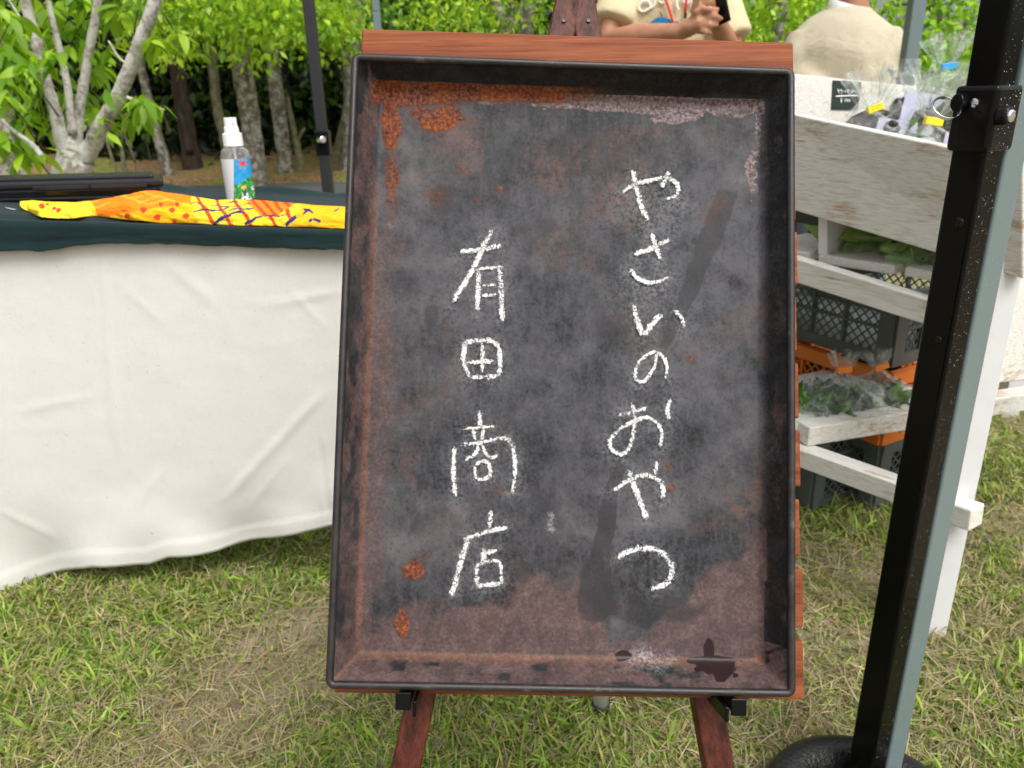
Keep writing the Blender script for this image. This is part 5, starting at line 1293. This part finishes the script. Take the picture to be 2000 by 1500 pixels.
def limb(m, pts, Y, wpx, n=10, ground=None, seed=0):
    g = np.random.default_rng(seed); Ys = Y if hasattr(Y, '__len__') else [Y] * len(pts); ws = wpx if hasattr(wpx, '__len__') else [wpx] * len(pts)
    P = [onY(x, y, yy) for (x, y), yy in zip(pts, Ys)]; R = [w * yy * 1.02 / F / 2 for w, yy in zip(ws, Ys)]
    if ground is not None: P.append(np.array([P[-1][0] + (P[-1][0] - P[-2][0]) * .05, P[-1][1], ground])); R.append(R[-1] * 1.2)
    Q = catmull(P, 6); RR = np.interp(np.linspace(0, 1, len(Q)), np.linspace(0, 1, len(R)), R)
    RR = RR * (1 + g.normal(0, .035, len(RR))); m.tube([q + g.normal(0, .03, 3) * r for q, r in zip(Q, RR)], list(RR), n); return P
def tree(label, trunk, Y, w, mat, branches=(), blobs=(), pal=MIDG, size=.10, seed=1, ground=0.0, group=None, droop=.35):
    m = MB(); P = limb(m, trunk, Y, w, 12, ground, seed); base = P[-1]
    e = empty("tree", base, label, "tree", group)
    m.build("trunk", M[mat], e, smooth=True)
    for k, (pts, yy, ww) in enumerate(branches):
        b = MB(); limb(b, pts, yy, ww, 8, None, seed * 10 + k); b.build("branch", M[mat], e, smooth=True)
    if len(blobs): leaves("crown", blobs, size, pal, seed, e, droop)
    return e
# --- the near tree with several stems and large leaves
def near_tree():
    Y = 3.6
    m = MB(); limb(m, [(150, 285), (146, 310), (140, 345), (138, 400)], Y, [42, 58, 70, 84], 16, 0, 2); base = onY(140, 345, Y)
    e = empty("tree", (base[0], Y, 0), "bright leaved young tree with pale lichen covered stems behind the black box", "tree")
    m.build("trunk", M['bark_near'], e, smooth=True)
    stems = [([(322, -80), (300, 10), (276, 75), (256, 130), (225, 200), (196, 250), (176, 290), (152, 318)], [3.45, 3.45, 3.47, 3.5, 3.53, 3.56, 3.6, 3.6], [19, 21, 23, 25, 26, 28, 31, 40]),
             ([(38, -60), (52, 10), (70, 80), (90, 160), (108, 220), (122, 280), (138, 325)], [3.6] * 7, [15, 17, 19, 20, 22, 25, 34]),
             ([(200, -60), (190, 10), (178, 80), (166, 150), (156, 210), (150, 270), (148, 310)], [3.75] * 7, [11, 13, 15, 16, 18, 20, 28]),
             ([(85, -40), (105, 50), (125, 130), (136, 200), (142, 262)], [3.72] * 5, [8, 10, 12, 14, 18]),
             ([(-20, 205), (20, 250), (60, 280), (82, 305)], [3.3] * 4, [6, 7, 9, 10]),
             ([(212, 80), (235, 115), (258, 128)], [3.5] * 3, [3, 3, 5]), ([(248, 190), (290, 205), (322, 214)], [3.4] * 3, [6, 4, 2]), ([(0, -30), (30, 20), (48, 45)], [3.5] * 3, [2, 3, 3])]
    for k, (p, y, w) in enumerate(stems): b = MB(); limb(b, p, y, w, 10, None, 50 + k); b.build("stem", M['bark_near'], e, smooth=True)
    g = np.random.default_rng(99)
    # twig tips with whorls of hanging leaves
    tips = []
    for (x, y, rx, ry, Yc, n) in ((22, 60, 40, 60, 3.45, 7), (40, 135, 44, 50, 3.4, 8), (12, 230, 34, 60, 3.3, 7), (60, 190, 60, 60, 3.9, 9), (50, 40, 60, 50, 3.9, 7), (110, 60, 40, 50, 3.95, 7), (120, 10, 60, 26, 3.9, 6), (150, 140, 50, 60, 3.95, 9), (200, 120, 30, 40, 3.9, 4), (80, 225, 40, 40, 3.9, 6), (66, 300, 50, 22, 3.35, 4),
                              (170, 215, 40, 40, 3.95, 5), (218, 195, 14, 14, 3.5, 1), (296, 208, 26, 10, 3.35, 3), (255, 232, 20, 12, 3.5, 2), (310, 100, 20, 20, 3.4, 2), (240, 14, 40, 24, 3.6, 4), (330, 60, 26, 30, 3.5, 2), (5, 150, 20, 50, 3.3, 3), (185, 40, 40, 40, 3.9, 4), (40, -40, 120, 30, 3.6, 7), (250, -50, 120, 30, 3.6, 7), (98, 118, 20, 24, 3.4, 2), (215, 250, 30, 16, 3.5, 2)):
        for _ in range(n):
            t = g.uniform(0, 6.283); r = math.sqrt(g.random()); tips.append(onY(x + rx * r * math.cos(t), y - 12 + ry * r * math.sin(t), Yc + g.uniform(-.12, .12)))
    protos = []
    for k in range(4):
        V, Fs = [], []; nl = 7
        for i in range(nl):
            u = i / (nl - 1); w = .36 * math.sin(math.pi * min(1, u * .96 + .03)) ** .8 * (1 - .35 * u); dr = -.18 * u * u * (1 + .5 * k) ; tw = .12 * math.sin(u * 3 + k)
            V += [(u, w * .62, dr + .10 * w + tw * w), (u, 0, dr), (u, -w * .62, dr + .10 * w - tw * w)]
        for i in range(nl - 1): Fs += [(i * 3, i * 3 + 1, i * 3 + 4, i * 3 + 3), (i * 3 + 1, i * 3 + 2, i * 3 + 5, i * 3 + 4)]
        V, = (np.array(V),); c = LIME[[2, 0, 3, 2][k]] * [1, 1, 1.1, .8][k] * np.ones((len(V), 1))
        me = bpy.data.meshes.new("leaf"); me.from_pydata(V.tolist(), [], Fs); me.update(); me.polygons.foreach_set("use_smooth", np.ones(len(me.polygons), bool))
        a = me.color_attributes.new("Col", 'FLOAT_COLOR', 'POINT'); cc = np.ones((len(V), 4), np.float32); cc[:, :3] = c; a.data.foreach_set("color", cc.ravel()); me.materials.append(M['leaf']); protos.append(me)
    made = 0; rest = []
    order = []
    for tp_ in tips:
        nlf = g.integers(4, 8); a0 = g.uniform(0, 6.28)
        for q in range(nlf):
            az = a0 + q * 6.283 / nlf + g.normal(0, .3); dz = -g.uniform(.15, .95); d = unit(np.array([math.cos(az), math.sin(az), dz])); order.append((tp_ + d * .012 + g.normal(0, .012, 3), d, g.uniform(.065, .118), int(g.integers(0, 4))))
    tx = [to_px(o[0]) for o in order]
    order = [o for o, (x, y) in sorted(zip(order, tx), key=lambda q: -(q[0][2] if (-30 < q[1][0] < 420 and -30 < q[1][1] < 350) else 0))]
    Vr, Fr, Cr = [], [], []
    for i, (p, d, L, k) in enumerate(order):
        sd = unit(np.cross((0, 0, 1), d)); up = np.cross(d, sd); roll = g.normal(0, .35); sd2 = sd * math.cos(roll) + up * math.sin(roll); up2 = np.cross(d, sd2)
        mw = Matrix(((d[0] * L, sd2[0] * L, up2[0] * L, p[0]), (d[1] * L, sd2[1] * L, up2[1] * L, p[1]), (d[2] * L, sd2[2] * L, up2[2] * L, p[2]), (0, 0, 0, 1)))
        if i < 300:
            o = bpy.data.objects.new("leaf", protos[k]); COL.objects.link(o); o.parent = e; o.matrix_parent_inverse = e.matrix_basis.inverted(); o.matrix_basis = mw
        else:
            me = protos[k]; b = len(Vr); A = np.array(mw)
            Vr += [(A[:3, :3] @ np.array(v.co) + A[:3, 3]).tolist() for v in me.vertices]; Fr += [tuple(b + j for j in f.vertices) for f in me.polygons]
            Cr += [list(LIME[[2, 0, 3, 2][k]] * [1, 1, 1.1, .8][k])] * len(me.vertices)
    if Vr: tag(mesh_np("leaves", Vr, Fr, M['leaf'], e, smooth=True, col=np.array(Cr)), kind='stuff')
    m = MB()
    for tp_ in tips[::2]:
        q = np.array([g.uniform(-.12, .12), g.uniform(-.05, .1), -g.uniform(.08, .2)]); m.tube([tp_, tp_ + q * .5 + (0, 0, .01), tp_ + q], [.0015, .0025, .0035], 5)
    tag(m.build("twigs", M['bark_dark'], e), kind='stuff')
near_tree()
# --- trees along the edge of the wood
gW = "trees along the edge of the wood"
tree("thick lichen patched tree standing just behind the spray bottle", [(455, -90), (462, 0), (468, 100), (484, 200), (497, 300), (505, 384)], 8.6, [38, 38, 36, 35, 38, 44], 'bark_pale', [([(430, 0), (445, 30), (470, 62)], 8.5, [18, 22, 26])],
     [(380, 25, 100, 36, 8.2, .5, 1100), (530, 15, 90, 44, 8.0, .5, 1000), (300, 40, 50, 50, 8.3, .4, 450), (345, 82, 40, 16, 8.0, .3, 240), (500, 88, 26, 14, 8.0, .3, 170), (450, -120, 260, 100, 8.4, 1, 900)], LIME, .09, 11, 0, gW, .6)
tree("straight grey trunk right of the bottle, second behind the spray bottle", [(520, -60), (527, 40), (534, 130), (546, 230), (556, 310), (560, 358)], 9.9, [24, 24, 25, 26, 28, 34], 'bark_pale', [([(480, -20), (505, 20), (530, 60)], 9.8, [8, 10, 14])],
     [(590, 45, 70, 36, 9.0, .5, 1100), (560, 10, 80, 30, 9.2, .5, 600), (655, 40, 40, 50, 9.0, .5, 600), (620, -100, 200, 80, 9.4, .8, 500)], LIME, .09, 12, .05, gW, .6)
tree("smooth pale trunk at the left edge of the wooden board", [(697, -80), (694, 0), (690, 110), (687, 230), (684, 350)], 10.0, [30, 32, 32, 32, 36], 'bark_pale', [([(620, -30), (650, 20), (668, 90), (672, 120)], 10.1, [5, 6, 8, 8])],
     [(690, -110, 160, 80, 9.6, .8, 600)], BRIGHT, .09, 13, .05, gW)
tree("dark forked trunk between the young tree and the spray bottle", [(335, 60), (345, 130), (356, 200), (370, 280), (382, 362)], 10.6, [24, 26, 28, 32, 42], 'bark_dark', [([(300, 40), (330, 90), (350, 170)], 10.6, [8, 12, 18]), ([(372, 300), (360, 240), (350, 220)], 10.5, [16, 14, 10])],
     [(340, -70, 160, 90, 10.4, .8, 800)], MIDG, .15, 14, .1, gW)
tree("thin leaning lichen spotted trunk right of the young tree", [(270, 100), (284, 170), (300, 235), (318, 300), (336, 362)], 9.9, [14, 15, 17, 19, 26], 'bark_pale', [], [(260, -20, 90, 80, 9.8, .6, 400)], MIDG, .14, 15, .05, gW)
tree("slim curved grey trunk left of the spray bottle", [(412, 90), (418, 150), (424, 210), (436, 262), (452, 330), (456, 365)], 10.9, [16, 18, 18, 19, 20, 24], 'bark_moss', [], [(420, -40, 120, 90, 11, .7, 500)], MIDG, .15, 16, .1, gW)
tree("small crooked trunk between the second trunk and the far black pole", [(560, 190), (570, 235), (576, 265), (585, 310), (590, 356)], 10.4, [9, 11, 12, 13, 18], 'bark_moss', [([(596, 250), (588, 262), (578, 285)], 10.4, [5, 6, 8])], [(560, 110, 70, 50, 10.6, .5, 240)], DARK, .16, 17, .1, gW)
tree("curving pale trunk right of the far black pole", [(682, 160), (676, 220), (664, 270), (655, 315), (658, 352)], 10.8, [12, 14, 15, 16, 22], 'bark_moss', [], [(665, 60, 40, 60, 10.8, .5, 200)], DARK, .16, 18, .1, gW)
tree("grey mottled trunk at the far left edge behind the bright leaves", [(-10, 60), (4, 150), (10, 230), (18, 300), (20, 360)], 6.2, [26, 30, 32, 36, 40], 'bark_pale', [([(10, 250), (30, 300), (48, 350)], 6.1, [10, 14, 16])], [(20, -80, 160, 80, 6.4, .6, 400)], BRIGHT, .12, 19, 0, gW)
tree("cluster of thin bare stems right of the young tree base", [(226, 250), (240, 300), (246, 350)], 8.9, [5, 6, 8], 'bark_moss', [([(262, 345), (262, 310), (248, 275), (240, 240)], 8.9, [6, 5, 4, 3]), ([(232, 348), (216, 300), (204, 260)], 8.9, [6, 5, 4]), ([(240, 348), (238, 280), (246, 220)], 8.9, [5, 4, 3])], [(235, 200, 40, 50, 9, .3, 120)], MIDG, .12, 20, 0, gW)
TL = ["dim trunk deep in the wood, just left of the curved grey trunk", "dim trunk deep in the wood, half behind the bottle pump", "dim trunk in the wood, between the lichen trunk and the straight grey trunk", "dim trunk in the wood, directly left of the far black pole",
      "dim trunk in the wood, just right of the far black pole", "dim trunk in the wood, nearest the thin leaning lichen trunk", "dim trunk in the wood, right beside the dark forked trunk", "dim trunk in the wood, behind the thin bare stems", "dim trunk in the wood, closest to the wooden board's edge"]
for i, (x0, x1, w, Y) in enumerate(((420, 440, 9, 12.5), (468, 460, 8, 13), (520, 522, 9, 12.2), (610, 612, 12, 12.8), (640, 634, 12, 12.4), (300, 296, 8, 13), (390, 398, 10, 13.2), (205, 212, 9, 12.6), (650, 655, 8, 13.5))):
    tree(TL[i], [(x0, 40), ((x0 * 2 + x1) / 3 + 3, 150), ((x0 + x1) / 2 - 3, 240), (x1, 350)], Y, [w * .8, w, w, w * 1.3], 'bark_dark', [], (), MIDG, .1, 60 + i, .25, "slender trunks deep in the wood")
# --- trees on the right, behind the people
gR = "light green trees behind the people"
tree("forked grey trunk above the board left of the easel point", [(955, -60), (968, 10), (985, 45), (1000, 120), (1005, 300)], 7.4, [16, 18, 20, 22, 26], 'bark_pale', [([(1005, -40), (1000, 20), (998, 70)], 7.4, [8, 9, 12]), ([(1030, -40), (1020, 10), (1002, 60)], 7.4, [8, 9, 10])],
     [(880, 10, 120, 26, 7.2, .6, 360), (960, 30, 60, 30, 7.0, .5, 200), (850, 45, 80, 20, 7.6, .5, 130), (930, -80, 200, 60, 7.2, .8, 500)], LIME, .065, 31, 0, gR)
tree("straight pale trunk beside the easel point", [(1040, -60), (1034, 0), (1026, 70), (1022, 300)], 7.0, [22, 22, 22, 26], 'bark_pale', [], [(1060, 10, 40, 40, 7.2, .4, 150), (1040, -80, 120, 60, 7.0, .6, 400)], BRIGHT, .065, 32, 0, gR)
tree("slim white grey trunk between the two people", [(1528, -60), (1525, 10), (1517, 80), (1507, 160), (1500, 330)], 6.4, [19, 20, 22, 22, 26], 'bark_pale', [([(1500, -10), (1510, 30), (1518, 60)], 6.4, [6, 7, 9])],
     [(1470, 30, 70, 50, 6.8, .6, 900), (1450, 90, 60, 50, 6.6, .5, 500), (1560, 20, 70, 40, 6.9, .6, 550), (1500, -90, 200, 70, 6.6, .8, 700)], LIME, .062, 33, 0, gR)
tree("leafy tree with a dark leaning limb behind the grey green pole", [(1795, -60), (1820, 0), (1845, 60), (1868, 120), (1880, 330)], 6.0, [14, 16, 18, 20, 24], 'bark_moss', [([(1740, 10), (1790, 6), (1830, 22)], 6.0, [6, 8, 10]), ([(1900, 20), (1880, 60), (1866, 100)], 6.0, [6, 8, 10])],
     [(1830, 110, 80, 50, 5.6, .4, 650), (1740, 60, 60, 40, 6.4, .6, 260), (1800, 20, 110, 45, 6.2, .6, 500), (1860, 190, 70, 50, 5.8, .5, 500), (1980, 150, 60, 140, 5.8, .6, 800), (1850, -90, 220, 70, 6.2, .8, 800)], BRIGHT, .07, 34, 0, gR)
def shrub(label, blobs, pal, size, seed, group):
    c = onY(blobs[0][0], blobs[0][1], blobs[0][4]); e = empty("shrub", (c[0], c[1], 0), label, "shrub", group)
    g = np.random.default_rng(seed); m = MB()
    for k in range(7):
        t = onY(blobs[0][0] + g.uniform(-1, 1) * blobs[0][2] * .6, blobs[0][1] + g.uniform(-.6, .6) * blobs[0][3], blobs[0][4]); m.tube([(c[0] + g.normal(0, .06), c[1] + g.normal(0, .05), 0), (c[0] * .6 + t[0] * .4, c[1], t[2] * .5), t], [.016, .012, .005], 6)
    m.build("stems", M['bark_moss'], e); leaves("foliage", blobs, size, pal, seed, e)
gS = "shrubs behind the stand"
shrub("yellow green shrub behind the arm of the person in the cream t-shirt", [(1455, 75, 75, 70, 7.4, .6, 1900), (1440, 160, 80, 60, 7.3, .6, 500)], LIME, .07, 41, gS)
shrub("mid green shrub close behind the left shoulder of the person in the knit top", [(1570, 40, 70, 70, 7.7, .6, 1700), (1560, 150, 80, 60, 7.6, .6, 400)], BRIGHT, .07, 42, gS)
shrub("sunny green shrub between the grey green pole and the black pole", [(1850, 170, 90, 80, 7.2, .6, 1600), (1760, 150, 60, 60, 7.4, .5, 500), (1840, 300, 90, 60, 7.0, .6, 400)], LIME, .072, 43, gS)
shrub("green shrub right of the tall black pole at the edge of the picture", [(2010, 200, 70, 180, 6.8, .6, 1600), (2000, 420, 60, 90, 6.6, .5, 500)], BRIGHT, .072, 44, gS)
shrub("dense green shrub far behind the top of the board", [(900, 55, 200, 34, 10.5, .6, 2000), (760, 60, 60, 40, 10.4, .5, 500)], MIDG, .13, 45, gS)
# --- the wood behind, one mass of dark leaves
def wood_mass():
    g = np.random.default_rng(77)
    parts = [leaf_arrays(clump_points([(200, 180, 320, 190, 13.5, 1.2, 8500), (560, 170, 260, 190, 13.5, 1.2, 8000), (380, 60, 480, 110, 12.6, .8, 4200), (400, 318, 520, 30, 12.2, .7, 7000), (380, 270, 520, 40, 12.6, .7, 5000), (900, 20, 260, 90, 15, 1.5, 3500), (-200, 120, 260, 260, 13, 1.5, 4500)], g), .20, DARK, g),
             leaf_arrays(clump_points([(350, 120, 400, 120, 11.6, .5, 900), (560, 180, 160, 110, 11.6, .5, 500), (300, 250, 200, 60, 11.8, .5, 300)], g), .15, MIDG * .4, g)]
    n = 15000; X = g.uniform(-18, 4, n); Yc = g.uniform(11.5, 24, n); Zc = g.uniform(4.8, 8, n); parts.append(leaf_arrays(np.stack([X, Yc, Zc], -1), .55, DARK, g))  # unseen canopy of oversized leaves, added to shade the trunks below
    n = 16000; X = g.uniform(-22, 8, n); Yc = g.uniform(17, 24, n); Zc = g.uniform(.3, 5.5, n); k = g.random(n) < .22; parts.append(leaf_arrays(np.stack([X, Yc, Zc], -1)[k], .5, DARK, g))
    off = 0; Vs, Fs, Cs = [], [], []
    for V, Fc, c in parts: Vs.append(V); Fs.append(Fc + off); Cs.append(c); off += len(V)
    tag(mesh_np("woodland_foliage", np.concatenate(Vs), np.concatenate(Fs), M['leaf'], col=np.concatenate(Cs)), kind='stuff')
wood_mass()
